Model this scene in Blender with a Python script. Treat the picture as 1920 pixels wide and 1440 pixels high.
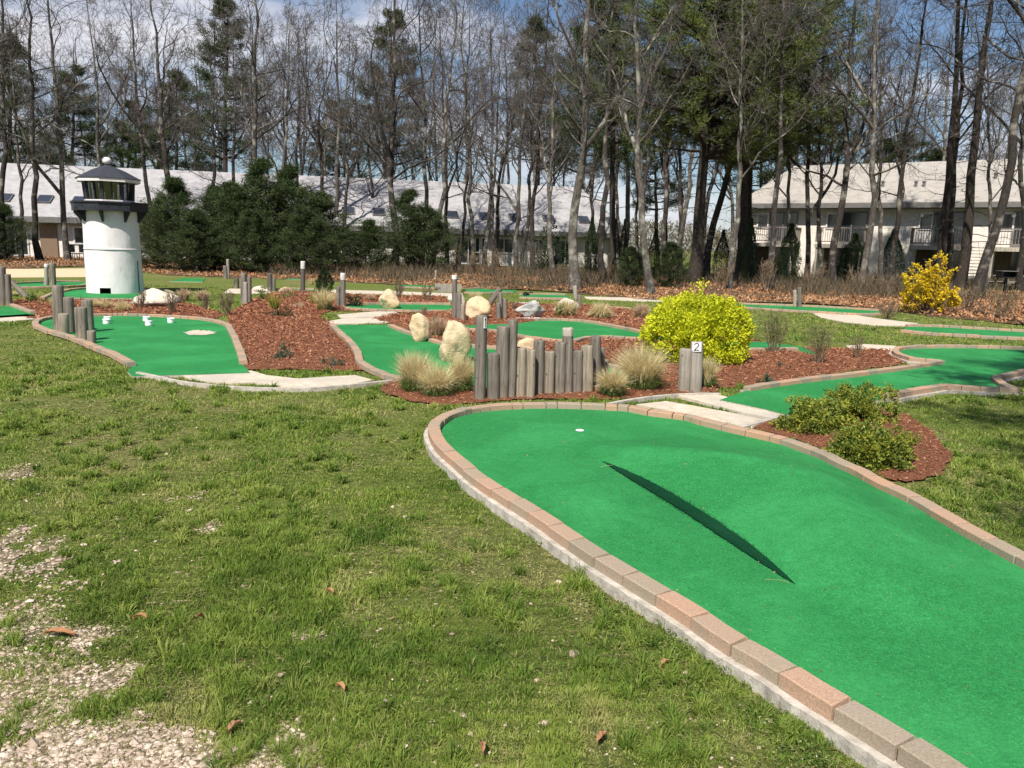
import bpy, math, random
import numpy as np
from mathutils import Vector, Matrix, Quaternion
from mathutils.geometry import delaunay_2d_cdt
PI = math.pi
rng = np.random.default_rng(11)
scene = bpy.context.scene
COL = scene.collection
for o in list(bpy.data.objects): bpy.data.objects.remove(o)

# ------------------------------------------------------------------ camera
F = 1450.0; CAMH = 1.6
PITCH = math.radians(10.17); ROLL = math.radians(1.4)
Rcam = Matrix.Rotation(PI/2-PITCH, 3, 'X') @ Matrix.Rotation(ROLL, 3, 'Z')
cam_d = bpy.data.cameras.new('camera'); cam = bpy.data.objects.new('camera', cam_d); COL.objects.link(cam)
cam.matrix_world = Matrix.Translation((0, 0, CAMH)) @ Rcam.to_4x4()
cam_d.sensor_width = 36; cam_d.lens = 36*F/1920; cam_d.clip_end = 3000; cam_d.clip_start = .05
scene.camera = cam
def ray(px, py): return (Rcam @ Vector(((px-960)/F, -(py-720)/F, -1)))
def G(px, py, z=0.):
    r = ray(px, py); t = (z-CAMH)/r.z
    return Vector((r.x*t, r.y*t, z))
def AT(px, py, Y):
    r = ray(px, py); t = Y/r.y
    return Vector((r.x*t, Y, CAMH+r.z*t))
def mpp(p):   # metres per photo pixel at p
    d = Rcam.transposed() @ (Vector(p)-Vector((0, 0, CAMH)))
    return -d.z/F
def GP(pts, z=0.): return [tuple(G(x, y, z)[:2]) for x, y in pts]

# ------------------------------------------------------------------ noise / helpers
def vnoise(x, y, s, seed=0):
    x = np.asarray(x, float)/s+1000; y = np.asarray(y, float)/s+1000
    xi = np.floor(x).astype(np.int64); yi = np.floor(y).astype(np.int64); fx = x-xi; fy = y-yi
    fx = fx*fx*(3-2*fx); fy = fy*fy*(3-2*fy)
    def h(a, b):
        n = (a*374761393+b*668265263+seed*982451653) & 0xffffffff
        n = ((n ^ (n >> 13))*1274126177) & 0xffffffff
        return ((n ^ (n >> 16)) & 0xffff)/65535.
    return (h(xi, yi)*(1-fx)+h(xi+1, yi)*fx)*(1-fy)+(h(xi, yi+1)*(1-fx)+h(xi+1, yi+1)*fx)*fy
def inpoly(x, y, poly):
    x = np.asarray(x); y = np.asarray(y); c = np.zeros(x.shape, bool); n = len(poly)
    for i in range(n):
        x1, y1 = poly[i][:2]; x2, y2 = poly[(i+1) % n][:2]
        if y1 == y2: continue
        c ^= ((y1 > y) != (y2 > y)) & (x < (x2-x1)*(y-y1)/(y2-y1)+x1)
    return c
def edist(x, y, poly, closed=True):
    d = np.full(np.shape(x), 1e9); n = len(poly)
    for i in range(n if closed else n-1):
        ax, ay = poly[i][:2]; bx, by = poly[(i+1) % n][:2]
        L = (bx-ax)**2+(by-ay)**2+1e-12
        t = np.clip(((x-ax)*(bx-ax)+(y-ay)*(by-ay))/L, 0, 1)
        d = np.minimum(d, np.hypot(x-ax-t*(bx-ax), y-ay-t*(by-ay)))
    return d
def catmull(pts, n=8, closed=False):
    P = [np.array(p[:2], float) for p in pts]; out = []; m = len(P)
    for i in range(m if closed else m-1):
        g = (lambda k: P[k % m]) if closed else (lambda k: P[min(max(k, 0), m-1)])
        p0, p1, p2, p3 = g(i-1), g(i), g(i+1), g(i+2)
        for k in range(n):
            t = k/n
            out.append(.5*((2*p1)+(-p0+p2)*t+(2*p0-5*p1+4*p2-p3)*t*t+(-p0+3*p1-3*p2+p3)*t**3))
    if not closed: out.append(P[-1])
    return np.array(out)

class MB:
    """collects verts / faces / per-face random value / material index"""
    def __init__(s): s.V = []; s.F = []; s.n = 0
    def add(s, V, F, rnd=None, mi=0):
        V = np.asarray(V, float).reshape(-1, 3); F = np.asarray(F, np.int64)
        if len(F) == 0: return s
        r = np.full(len(F), rng.random()) if rnd is None else np.broadcast_to(np.asarray(rnd, float), (len(F),))
        s.V.append(V); s.F.append((F+s.n, r, np.full(len(F), mi))); s.n += len(V); return s
    def box(s, c, d, mi=0, rz=0, rnd=None, R=None):
        x, y, z = [k/2 for k in d]
        V = np.array([(-x,-y,-z),(x,-y,-z),(x,y,-z),(-x,y,-z),(-x,-y,z),(x,-y,z),(x,y,z),(-x,y,z)])
        if rz: V = V @ np.array([[math.cos(rz), math.sin(rz), 0], [-math.sin(rz), math.cos(rz), 0], [0,0,1]])
        if R is not None: V = V @ np.array(R).T
        return s.add(V+np.array(c), [(0,3,2,1),(4,5,6,7),(0,1,5,4),(1,2,6,5),(2,3,7,6),(3,0,4,7)], rnd, mi)
    def bar(s, a, b, w, t=None, mi=0, rnd=None):
        a = Vector(a); b = Vector(b); q = (b-a).to_track_quat('Z', 'Y').to_matrix()
        return s.box((a+b)/2, (w, t or w, (b-a).length), mi, R=q, rnd=rnd)
    def tube(s, P, R, sides=8, mi=0, cap=True, rnd=None):
        P = np.asarray(P, float)[None]; R = np.asarray(R, float)[None]
        V, Q = tubes(P, R, sides); s.add(V, Q, rnd, mi)
        if cap:
            K = P.shape[1]
            s.F.append((np.array([list(range(sides))])[:, ::-1]+s.n-len(V), np.array([.5]), np.array([mi])))
            s.F.append((np.array([list(range((K-1)*sides, K*sides))])+s.n-len(V), np.array([.5]), np.array([mi])))
        return s
    def lathe(s, prof, n=24, c=(0,0,0), mi=0, rot=0, rnd=.5):
        P = np.array(prof, float); a = np.arange(n)/n*2*PI+rot; K = len(P)
        V = np.stack([P[:,0,None]*np.cos(a), P[:,0,None]*np.sin(a), np.repeat(P[:,1,None], n, 1)], -1).reshape(-1,3)+np.array(c)
        i = np.arange(K-1)[:,None]*n; j = np.arange(n)[None]; j2 = (j+1) % n
        return s.add(V, np.stack([i+j, i+j2, i+n+j2, i+n+j], -1).reshape(-1,4), rnd, mi)
    def build(s, name, mats, parent=None, loc=(0,0,0), smooth=False):
        V = np.concatenate(s.V) if s.V else np.zeros((0,3)); me = bpy.data.meshes.new(name)
        loops = []; starts = []; tot = []; rn = []; mi = []; off = 0
        for f, r, m in s.F:
            k = f.shape[1]; loops.append(f.ravel()); starts.append(off+np.arange(len(f))*k); tot.append(np.full(len(f), k)); off += f.size; rn.append(r); mi.append(m)
        loops = np.concatenate(loops); starts = np.concatenate(starts); tot = np.concatenate(tot)
        me.vertices.add(len(V)); me.vertices.foreach_set('co', V.astype(np.float32).ravel())
        me.loops.add(len(loops)); me.loops.foreach_set('vertex_index', loops.astype(np.int32))
        me.polygons.add(len(starts)); me.polygons.foreach_set('loop_start', starts.astype(np.int32)); me.polygons.foreach_set('loop_total', tot.astype(np.int32))
        me.polygons.foreach_set('material_index', np.concatenate(mi).astype(np.int32))
        me.update(calc_edges=True); me.validate()
        sm = np.full(len(me.polygons), bool(smooth)); 
        if smooth == 'cap': sm[-1] = False
        me.polygons.foreach_set('use_smooth', sm)
        if len(me.polygons) == len(starts):
            at = me.attributes.new('rnd', 'FLOAT', 'FACE'); at.data.foreach_set('value', np.concatenate(rn).astype(np.float32))
        for m in (mats if isinstance(mats, (list, tuple)) else [mats]): me.materials.append(m)
        o = bpy.data.objects.new(name, me); COL.objects.link(o); o.location = loc
        if parent: o.parent = parent
        return o

def tubes(P, R, sides):
    """P (N,K,3) polylines, R (N,K) radii -> verts, quads"""
    N, K, _ = P.shape
    T = np.empty_like(P); T[:,1:-1] = P[:,2:]-P[:,:-2]; T[:,0] = P[:,1]-P[:,0]; T[:,-1] = P[:,-1]-P[:,-2]
    T /= np.linalg.norm(T, axis=2, keepdims=True)+1e-9
    ref = np.where(np.abs(T.mean(1)[:, 2:3]) > .75, np.array([[1.,0,0]]), np.array([[0,0,1.]]))[:,None]
    A = np.cross(T, ref); A /= np.linalg.norm(A, axis=2, keepdims=True)+1e-9; B = np.cross(T, A)
    a = np.arange(sides)/sides*2*PI
    V = P[:,:,None]+R[:,:,None,None]*(np.cos(a)[:,None]*A[:,:,None]+np.sin(a)[:,None]*B[:,:,None])
    n = np.arange(N)[:,None,None]*K*sides; k = np.arange(K-1)[None,:,None]*sides; j = np.arange(sides)[None,None]; j2 = (j+1) % sides
    Q = np.stack([n+k+j, n+k+sides+j, n+k+sides+j2, n+k+j2], -1).reshape(-1,4)
    return V.reshape(-1,3), Q
def norm(v): return v/(np.linalg.norm(v, axis=-1, keepdims=True)+1e-9)
def spawn(P, R, M, t0, t1, ang, Lr, rr, K, wob, up, minr=.004, aj=12, taper=.3, Labs=None):
    N, Kp, _ = P.shape
    t = t0+(t1-t0)*(np.arange(M)[None]+rng.random((N,M)))/M
    f = t*(Kp-1); i = np.clip(np.floor(f).astype(int), 0, Kp-2); u = (f-i)[...,None]; n = np.arange(N)[:,None]
    base = P[n,i]*(1-u)+P[n,i+1]*u; rad = R[n,i]*(1-u[...,0])+R[n,i+1]*u[...,0]; tan = norm(P[n,i+1]-P[n,i])
    q = rng.normal(size=tan.shape); q -= (q*tan).sum(-1, keepdims=True)*tan; q = norm(q)
    a = np.radians(ang+aj*rng.normal(size=t.shape))[...,None]
    d = np.cos(a)*tan+np.sin(a)*q
    PL = np.linalg.norm(P[:,1:]-P[:,:-1], axis=2).sum(1)[:,None]
    L = (Labs if Labs is not None else PL*Lr)*(1.05-.55*(t-t0)/(t1-t0+1e-6))*rng.uniform(.6,1.25,t.shape)
    d = d.reshape(-1,3); p = base.reshape(-1,3); L = L.reshape(-1); r0 = np.maximum(rad.reshape(-1)*rr, minr)
    out = [p]
    for k in range(K-1):
        d = norm(d+wob*rng.normal(size=d.shape)+np.array([0,0,up])); p = p+d*(L/(K-1))[:,None]; out.append(p)
    s = np.linspace(1, taper, K)[None]
    return np.stack(out, 1), np.maximum(r0[:,None]*s, minr*.6)
def cards(P, D, L, W, fold=.0):
    """diamond leaves at P pointing along D"""
    N = len(P); q = rng.normal(size=(N,3)); S = norm(np.cross(D, q)); U = np.cross(S, D)
    L = np.broadcast_to(L, (N,))[:,None]; W = np.broadcast_to(W, (N,))[:,None]
    V = np.stack([P, P+D*L*.5+S*W*.5+U*fold*L, P+D*L, P+D*L*.5-S*W*.5+U*fold*L], 1).reshape(-1,3)
    return V, (np.arange(N)[:,None]*4+np.arange(4)[None])
def blades(B, H, W, lean, az, droop=.5):
    """grass blades: quad + tip triangle. returns V, quads, tris"""
    N = len(B); D = np.stack([np.cos(az), np.sin(az), 0*az], 1); S = np.stack([-np.sin(az+rng.normal(size=N)), np.cos(az+rng.normal(size=N)), 0*az], 1)
    up = np.array([[0,0,1.]]); H = H[:,None]; W = np.broadcast_to(W, (N,))[:,None]; lean = lean[:,None]
    mid = B+up*H*.55*np.cos(lean*.6)+D*H*.55*np.sin(lean*.6)
    tip = mid+up*H*.5*np.cos(lean*(1+droop))+D*H*.5*np.sin(lean*(1+droop))
    V = np.stack([B-S*W*.5, B+S*W*.5, mid+S*W*.4, mid-S*W*.4, tip], 1).reshape(-1,3); i = np.arange(N)[:,None]*5
    return V, i+np.array([[0,1,2,3]]), i+np.array([[3,2,4]])

def tag(o, label=None, cat=None, group=None, kind=None):
    if label: o['label'] = label
    if cat: o['category'] = cat
    if group: o['group'] = group
    if kind: o['kind'] = kind
    return o
def empty(name, loc=(0,0,0), label=None, cat=None, group=None):
    o = bpy.data.objects.new(name, None); COL.objects.link(o); o.location = loc; o.empty_display_size = .1
    return tag(o, label, cat, group)
def dup(root, loc=None, label=None, group=None):
    r = root.copy(); COL.objects.link(r)
    if loc is not None: r.location = loc
    if label: r['label'] = label
    if group: r['group'] = group
    for ch in root.children:
        c = ch.copy(); COL.objects.link(c); c.parent = r
        for g in ch.children:
            d = g.copy(); COL.objects.link(d); d.parent = c
    return r

# ------------------------------------------------------------------ materials
def nt(name):
    m = bpy.data.materials.new(name); m.use_nodes = True; t = m.node_tree; t.nodes.clear()
    out = t.nodes.new('ShaderNodeOutputMaterial'); return m, t, out
def N(t, ty, **k):
    n = t.nodes.new(ty)
    for a, v in k.items():
        if a.startswith('i_'): n.inputs[int(a[2:]) if a[2:].isdigit() else a[2:].replace('_', ' ')].default_value = v
        else: setattr(n, a, v)
    return n
def ramp(t, fac, stops, interp='LINEAR'):
    r = t.nodes.new('ShaderNodeValToRGB'); e = r.color_ramp.elements; r.color_ramp.interpolation = interp
    while len(e) < len(stops): e.new(.5)
    for k, (p, c) in enumerate(stops): e[k].position = p; e[k].color = (*c, 1)
    if fac is not None: t.links.new(fac, r.inputs[0])
    return r.outputs[0]
def noise(t, co, scale, detail=4, rough=.6, dist=0, map_scale=None):
    if map_scale:
        mp = t.nodes.new('ShaderNodeMapping'); mp.inputs['Scale'].default_value = map_scale; t.links.new(co, mp.inputs[0]); co = mp.outputs[0]
    n = t.nodes.new('ShaderNodeTexNoise'); n.inputs['Scale'].default_value = scale; n.inputs['Detail'].default_value = detail
    n.inputs['Roughness'].default_value = rough; n.inputs['Distortion'].default_value = dist; t.links.new(co, n.inputs['Vector']); return n.outputs[0]
def mix(t, a, b, fac, mode='MIX'):
    m = t.nodes.new('ShaderNodeMix'); m.data_type = 'RGBA'; m.blend_type = mode
    for s, v in ((6, a), (7, b)):
        if isinstance(v, tuple): m.inputs[s].default_value = (*v, 1)
        else: t.links.new(v, m.inputs[s])
    if isinstance(fac, (int, float)): m.inputs[0].default_value = fac
    else: t.links.new(fac, m.inputs[0])
    return m.outputs[2]
def pmat(name, c1, c2, scale=5, rough=.85, bump=.3, bscale=30, c3=None, big=None, rnd=None, mscale=None, spec=.3, bdist=.01, metal=0, trans=0, lo=.35, hi=.65, clo=.45, chi=.65):
    """noise mix c1/c2 (+ large-scale c3) (+ per-face rnd colours) with bump"""
    m, t, out = nt(name); tc = N(t, 'ShaderNodeTexCoord').outputs['Object']
    f = noise(t, tc, scale, 6, .65, map_scale=mscale)
    col = ramp(t, f, [(lo, c1), (hi, c2)])
    if c3: col = mix(t, col, c3, ramp(t, noise(t, tc, big or 1, 3), [(clo, (0,0,0)), (chi, (1,1,1))]))
    if rnd:
        at = N(t, 'ShaderNodeAttribute', attribute_name='rnd')
        rc = ramp(t, at.outputs['Fac'], [(i/(len(rnd)-1), c) for i, c in enumerate(rnd)])
        col = mix(t, rc, col, .3) if not trans else rc
        if trans: col = mix(t, col, ramp(t, f, [(.3, c1), (.7, c2)]), .35)
    b = N(t, 'ShaderNodeBsdfPrincipled'); b.inputs['Roughness'].default_value = rough; b.inputs['Metallic'].default_value = metal
    b.inputs['Specular IOR Level'].default_value = spec; t.links.new(col, b.inputs['Base Color'])
    if bump:
        bn = N(t, 'ShaderNodeBump'); bn.inputs['Strength'].default_value = bump; bn.inputs['Distance'].default_value = bdist
        t.links.new(noise(t, tc, bscale, 5, .7, map_scale=mscale), bn.inputs['Height']); t.links.new(bn.outputs[0], b.inputs['Normal'])
    sh = b.outputs[0]
    if trans:
        tr = N(t, 'ShaderNodeBsdfTranslucent'); t.links.new(col, tr.inputs[0]); mx = N(t, 'ShaderNodeMixShader'); mx.inputs[0].default_value = trans
        t.links.new(sh, mx.inputs[1]); t.links.new(tr.outputs[0], mx.inputs[2]); sh = mx.outputs[0]
    t.links.new(sh, out.inputs[0]); return m
M = {}
M['bark'] = pmat('bark', (.02,.016,.014), (.075,.062,.052), 9, .95, 1, 20, mscale=(3,3,.7), bdist=.04, c3=(.25,.23,.19), big=2.2, clo=.53, chi=.66)  # pale patches: lichen, and sunlit bits of bark painted in
M['bark_pale'] = pmat('bark_pale', (.045,.037,.031), (.165,.142,.12), 8, .95, 1, 20, mscale=(3,3,.8), bdist=.04, c3=(.33,.32,.26), big=2, clo=.5, chi=.66)
M['bark_dark'] = pmat('bark_dark', (.022,.018,.015), (.075,.058,.045), 8, .95, 1, 16, mscale=(4,4,.8), bdist=.04)
M['twig'] = pmat('twig', (.042,.034,.03), (.16,.14,.128), 1.6, .9, 0)
M['bud'] = pmat('bud', (.14,.085,.07), (.28,.19,.16), 2, .9, 0, trans=.3)
M['needle'] = pmat('needle', (.022,.042,.014), (.085,.12,.035), 1.2, .7, 0, rnd=[(.012,.026,.010),(.045,.072,.020),(.125,.16,.045)], trans=.25)
M['needle_bright'] = pmat('needle_bright', (.05,.08,.02), (.18,.21,.045), .9, .7, 0, rnd=[(.035,.058,.018),(.11,.14,.032),(.27,.29,.065)], trans=.3)
M['cedar'] = pmat('cedar', (.012,.028,.01), (.04,.065,.018), 1.5, .8, 0, rnd=[(.01,.022,.008),(.028,.052,.016),(.06,.085,.026)], trans=.2)
M['chartreuse'] = pmat('chartreuse', (.45,.48,.015), (.72,.72,.03), 3, .6, 0, rnd=[(.14,.20,.01),(.58,.62,.015),(.80,.80,.05)], trans=.3)
M['goldgreen'] = pmat('goldgreen', (.06,.10,.02), (.22,.24,.03), 4, .6, 0, rnd=[(.05,.09,.018),(.18,.24,.035),(.52,.48,.05)], trans=.25)
M['olive'] = pmat('olive', (.07,.12,.025), (.20,.25,.05), 4, .6, 0, rnd=[(.04,.075,.02),(.13,.19,.04),(.30,.36,.09)], trans=.25)
M['juniper'] = pmat('juniper', (.04,.075,.04), (.10,.15,.09), 4, .7, 0, rnd=[(.03,.06,.035),(.08,.12,.07),(.15,.2,.12)], trans=.2)
M['forsythia'] = pmat('forsythia', (.62,.40,.01), (.80,.56,.02), 3, .6, 0, rnd=[(.5,.34,.01),(.78,.58,.02),(.88,.72,.05)], trans=.35)
M['straw'] = pmat('straw', (.50,.40,.19), (.80,.68,.38), 6, .8, 0, rnd=[(.42,.34,.15),(.80,.68,.38),(.93,.86,.62)], trans=.45)
M['straw_pink'] = pmat('straw_pink', (.40,.26,.16), (.60,.44,.30), 6, .8, 0, rnd=[(.40,.27,.16),(.64,.46,.30),(.80,.64,.44)], trans=.35)
M['blade_green'] = pmat('blade_green', (.08,.14,.03), (.16,.22,.05), 2, .7, 0, rnd=[(.06,.12,.02),(.14,.21,.05),(.27,.34,.10)], trans=.3)
M['grass'] = pmat('grass', (.08,.18,.02), (.33,.40,.06), .8, .65, 0, rnd=[(.055,.115,.018),(.16,.25,.036),(.335,.40,.08),(.56,.48,.22)], trans=.4)
M['litter'] = pmat('litter', (.30,.14,.06), (.5,.28,.14), 3, .8, 0, rnd=[(.08,.038,.02),(.24,.11,.05),(.43,.215,.10),(.58,.37,.22)], trans=.1)
M['chips'] = pmat('chips', (.20,.055,.025), (.34,.11,.05), 30, .85, 0, rnd=[(.085,.034,.018),(.235,.092,.044),(.39,.175,.088),(.56,.35,.21)])
M['mulch'] = pmat('mulch', (.085,.032,.016), (.34,.135,.065), 45, .95, 1, 60, bdist=.03, lo=.3, hi=.7)
M['pebble'] = pmat('pebble', (.40,.31,.24), (.58,.47,.38), 30, .8, .2, 60, rnd=[(.20,.15,.10),(.38,.29,.21),(.50,.38,.31),(.66,.56,.46)])
M['gravel'] = pmat('gravel', (.10,.075,.04), (.33,.26,.17), 45, .95, 1, 60, bdist=.02)
M['sand'] = pmat('sand', (.58,.41,.25), (.66,.49,.32), 8, .95, .2, 60)
M['litter_ground'] = pmat('litter_ground', (.05,.032,.02), (.17,.095,.05), 9, .95, .6, 40, c3=(.10,.085,.04), big=.5, bdist=.02)
M['concrete'] = pmat('concrete', (.46,.385,.29), (.62,.54,.42), 12, .9, .35, 90, c3=(.45,.40,.33), big=2, bdist=.004)
M['footing'] = pmat('footing', (.32,.285,.235), (.54,.49,.42), 14, .95, .6, 40, bdist=.01)
M['dark_hole'] = pmat('dark_hole', (.004,.005,.005), (.01,.01,.01), 10, .9, 0)
M['white'] = pmat('white', (.69,.635,.635), (.76,.70,.70), 4, .6, .35, 14, bdist=.012, c3=(.62,.57,.55), big=2.2)
M['tower_paint'] = pmat('tower_paint', (.66,.615,.61), (.74,.69,.685), 3, .65, .6, 9, bdist=.02, c3=(.58,.54,.51), big=3.2, mscale=(1,1,.35), clo=.56, chi=.8)
M['white_plastic'] = pmat('white_plastic', (.85,.85,.84), (.88,.88,.87), 4, .4, 0)
M['black'] = pmat('black', (.014,.015,.02), (.035,.036,.045), 8, .5, .1, 30)
M['shingle_black'] = pmat('shingle_black', (.02,.022,.03), (.05,.052,.065), 30, .85, .5, 60)
M['wood_dark'] = pmat('wood_dark', (.06,.04,.03), (.12,.08,.06), 6, .8, .3, 20, mscale=(3,3,.6))
M['brownwood'] = pmat('brownwood', (.17,.11,.07), (.26,.18,.12), 5, .8, .3, 20, mscale=(6,6,.5))
M['greytrim'] = pmat('greytrim', (.12,.115,.11), (.17,.16,.155), 5, .7, .1, 20)
M['grey_rail'] = pmat('grey_rail', (.16,.13,.11), (.24,.2,.17), 5, .7, .1, 20)
M['metal'] = pmat('metal', (.02,.02,.02), (.05,.05,.05), 8, .5, .1, 20, metal=.6)
M['rock_tan'] = pmat('rock_tan', (.46,.33,.19), (.70,.58,.40), 5, .9, .9, 12, c3=(.55,.36,.18), big=2.5, bdist=.04)
M['rock_pale'] = pmat('rock_pale', (.50,.43,.34), (.72,.64,.54), 6, .9, .9, 12, c3=(.40,.33,.26), big=3, bdist=.04)
M['rock_grey'] = pmat('rock_grey', (.25,.25,.24), (.62,.60,.55), 4, .9, .9, 12, c3=(.2,.22,.19), big=2.5, bdist=.04)
def wood_mat(name, a, b, c):
    m, t, out = nt(name); tc = N(t, 'ShaderNodeTexCoord').outputs['Object']
    g = noise(t, tc, 22, 8, .7, .6, map_scale=(1,1,.09)); g2 = noise(t, tc, 3.2, 3, .5, map_scale=(1,1,.5))
    oi = N(t, 'ShaderNodeObjectInfo').outputs['Random']
    col = ramp(t, g, [(.3, a), (.52, b), (.75, c)]); col = mix(t, col, (.42,.35,.24), ramp(t, g2, [(.5,(0,0,0)),(.72,(.7,.7,.7))]))
    col = mix(t, col, (.10,.09,.08), ramp(t, oi, [(0,(0,0,0)),(1,(.45,.45,.45))]))
    vo = N(t, 'ShaderNodeTexVoronoi'); vo.inputs['Scale'].default_value = 7; mp = N(t, 'ShaderNodeMapping'); mp.inputs['Scale'].default_value = (1.6,1.6,.9)
    t.links.new(tc, mp.inputs[0]); t.links.new(mp.outputs[0], vo.inputs['Vector'])
    col = mix(t, (.06,.045,.035), col, ramp(t, vo.outputs['Distance'], [(.05,(0,0,0)),(.11,(1,1,1))]))
    p = N(t, 'ShaderNodeBsdfPrincipled'); p.inputs['Roughness'].default_value = .9; p.inputs['Specular IOR Level'].default_value = .2; t.links.new(col, p.inputs['Base Color'])
    bn = N(t, 'ShaderNodeBump'); bn.inputs['Strength'].default_value = .9; bn.inputs['Distance'].default_value = .012; t.links.new(g, bn.inputs['Height']); t.links.new(bn.outputs[0], p.inputs['Normal'])
    t.links.new(p.outputs[0], out.inputs[0]); return m
M['post'] = wood_mat('post_wood', (.055,.045,.04), (.20,.17,.138), (.38,.335,.275))
M['post_warm'] = wood_mat('post_wood_warm', (.10,.08,.055), (.29,.24,.18), (.50,.43,.34))
M['post_pale'] = wood_mat('post_wood_pale', (.22,.19,.15), (.42,.37,.31), (.60,.55,.48))
M['post_dark'] = wood_mat('post_wood_dark', (.05,.04,.035), (.11,.09,.08), (.18,.15,.13))
def brick_mat():
    m, t, out = nt('brick_paver'); tc = N(t, 'ShaderNodeTexCoord').outputs['Object']
    at = N(t, 'ShaderNodeAttribute', attribute_name='rnd')
    rc = ramp(t, at.outputs['Fac'], [(0,(.28,.24,.185)), (.25,(.35,.28,.205)), (.5,(.40,.28,.20)), (.75,(.47,.29,.195)), (1,(.32,.275,.215))])
    n = noise(t, tc, 130, 3, .6); n2 = noise(t, tc, 9, 4, .6)
    col = mix(t, rc, ramp(t, n, [(.3,(.45,.4,.35)),(.7,(1.25,1.2,1.15))]), .5, 'MULTIPLY')
    col = mix(t, col, (.27,.25,.19), ramp(t, n2, [(.5,(0,0,0)),(.75,(.6,.6,.6))]))
    p = N(t, 'ShaderNodeBsdfPrincipled'); p.inputs['Roughness'].default_value = .92; p.inputs['Specular IOR Level'].default_value = .2; t.links.new(col, p.inputs['Base Color'])
    bn = N(t, 'ShaderNodeBump'); bn.inputs['Strength'].default_value = .5; bn.inputs['Distance'].default_value = .003; t.links.new(n, bn.inputs['Height']); t.links.new(bn.outputs[0], p.inputs['Normal'])
    t.links.new(p.outputs[0], out.inputs[0]); return m
M['brick'] = brick_mat()
def turf_mat(name, a, b, dark_tone=False):
    m, t, out = nt(name); tc = N(t, 'ShaderNodeTexCoord').outputs['Object']
    n1 = noise(t, tc, 150, 3, .8); n2 = noise(t, tc, 70, 4, .75); n3 = noise(t, tc, 1.3, 4, .6, .5)
    col = ramp(t, n2, [(.25, a), (.75, b)])
    col = mix(t, col, ramp(t, n1, [(.3,(.42,.5,.5)),(.7,(1.5,1.42,1.4))]), .85, 'MULTIPLY')
    col = mix(t, col, tuple(min(1,x*1.25+.012) for x in b), ramp(t, n3, [(.45,(0,0,0)),(.75,(.5,.5,.5))]))
    col = mix(t, col, ramp(t, noise(t, tc, 16, 6, .75), [(.32,(.84,.86,.86)),(.68,(1.12,1.1,1.1))]), 1., 'MULTIPLY')
    if not dark_tone:
        n4 = noise(t, tc, 210, 1, .5); col = mix(t, col, (.45,.6,.4), ramp(t, n4, [(.73,(0,0,0)),(.76,(.6,.6,.6))]))
    p = N(t, 'ShaderNodeBsdfPrincipled'); p.inputs['Roughness'].default_value = .8 if not dark_tone else .6; p.inputs['Specular IOR Level'].default_value = .15
    t.links.new(col, p.inputs['Base Color'])
    bn = N(t, 'ShaderNodeBump'); bn.inputs['Strength'].default_value = .8; bn.inputs['Distance'].default_value = .006; t.links.new(n2, bn.inputs['Height']); t.links.new(bn.outputs[0], p.inputs['Normal'])
    t.links.new(p.outputs[0], out.inputs[0]); return m
M['turf'] = turf_mat('green_turf', (.013,.135,.032), (.033,.265,.075))
M['turf_dark'] = turf_mat('dark_turf', (.001,.02,.007), (.003,.055,.018), True)
def lawn_mat():
    m, t, out = nt('lawn'); tc = N(t, 'ShaderNodeTexCoord').outputs['Object']
    a = noise(t, tc, .45, 5, .65); b = noise(t, tc, 16, 8, .8); c = noise(t, tc, 90, 3, .7)
    g = ramp(t, b, [(.32,(.035,.06,.012)),(.5,(.12,.165,.03)),(.68,(.26,.28,.065))])
    d = ramp(t, b, [(.3,(.07,.055,.028)),(.5,(.20,.175,.075)),(.7,(.42,.35,.17))])
    col = mix(t, g, d, ramp(t, a, [(.48,(.12,.12,.12)),(.66,(.8,.8,.8))]))
    col = mix(t, col, ramp(t, c, [(.3,(.35,.35,.35)),(.7,(1.4,1.4,1.4))]), .8, 'MULTIPLY')
    p = N(t, 'ShaderNodeBsdfPrincipled'); p.inputs['Roughness'].default_value = .95; p.inputs['Specular IOR Level'].default_value = .1; t.links.new(col, p.inputs['Base Color'])
    bn = N(t, 'ShaderNodeBump'); bn.inputs['Strength'].default_value = 1; bn.inputs['Distance'].default_value = .03; t.links.new(b, bn.inputs['Height']); t.links.new(bn.outputs[0], p.inputs['Normal'])
    t.links.new(p.outputs[0], out.inputs[0]); return m
M['lawn'] = lawn_mat()
def lined_mat(name, c1, c2, per, dark, axis='Z', rough=.85):
    """clapboards / shingle courses: bands along object Z (or Y)"""
    m, t, out = nt(name); tc = N(t, 'ShaderNodeTexCoord').outputs['Object']; sx = N(t, 'ShaderNodeSeparateXYZ'); t.links.new(tc, sx.inputs[0])
    mo = N(t, 'ShaderNodeMath', operation='FRACT'); mu = N(t, 'ShaderNodeMath', operation='MULTIPLY'); mu.inputs[1].default_value = 1/per
    t.links.new(sx.outputs[axis], mu.inputs[0]); t.links.new(mu.outputs[0], mo.inputs[0])
    n = noise(t, tc, 2.2, 5, .65); n2 = noise(t, tc, 14, 4, .7, map_scale=(.5,1,4))
    col = ramp(t, n, [(.35, c1), (.65, c2)]); col = mix(t, col, ramp(t, n2, [(.3,(.82,.8,.78)),(.7,(1.08,1.08,1.08))]), .8, 'MULTIPLY')
    p = N(t, 'ShaderNodeBsdfPrincipled'); p.inputs['Roughness'].default_value = rough; p.inputs['Specular IOR Level'].default_value = .2; t.links.new(col, p.inputs['Base Color'])
    bn = N(t, 'ShaderNodeBump'); bn.inputs['Strength'].default_value = 1; bn.inputs['Distance'].default_value = dark; bn.invert = True
    t.links.new(mo.outputs[0], bn.inputs['Height']); t.links.new(bn.outputs[0], p.inputs['Normal'])
    t.links.new(p.outputs[0], out.inputs[0]); return m
M['siding'] = lined_mat('siding', (.58,.53,.47), (.70,.655,.59), .14, .03)
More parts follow.
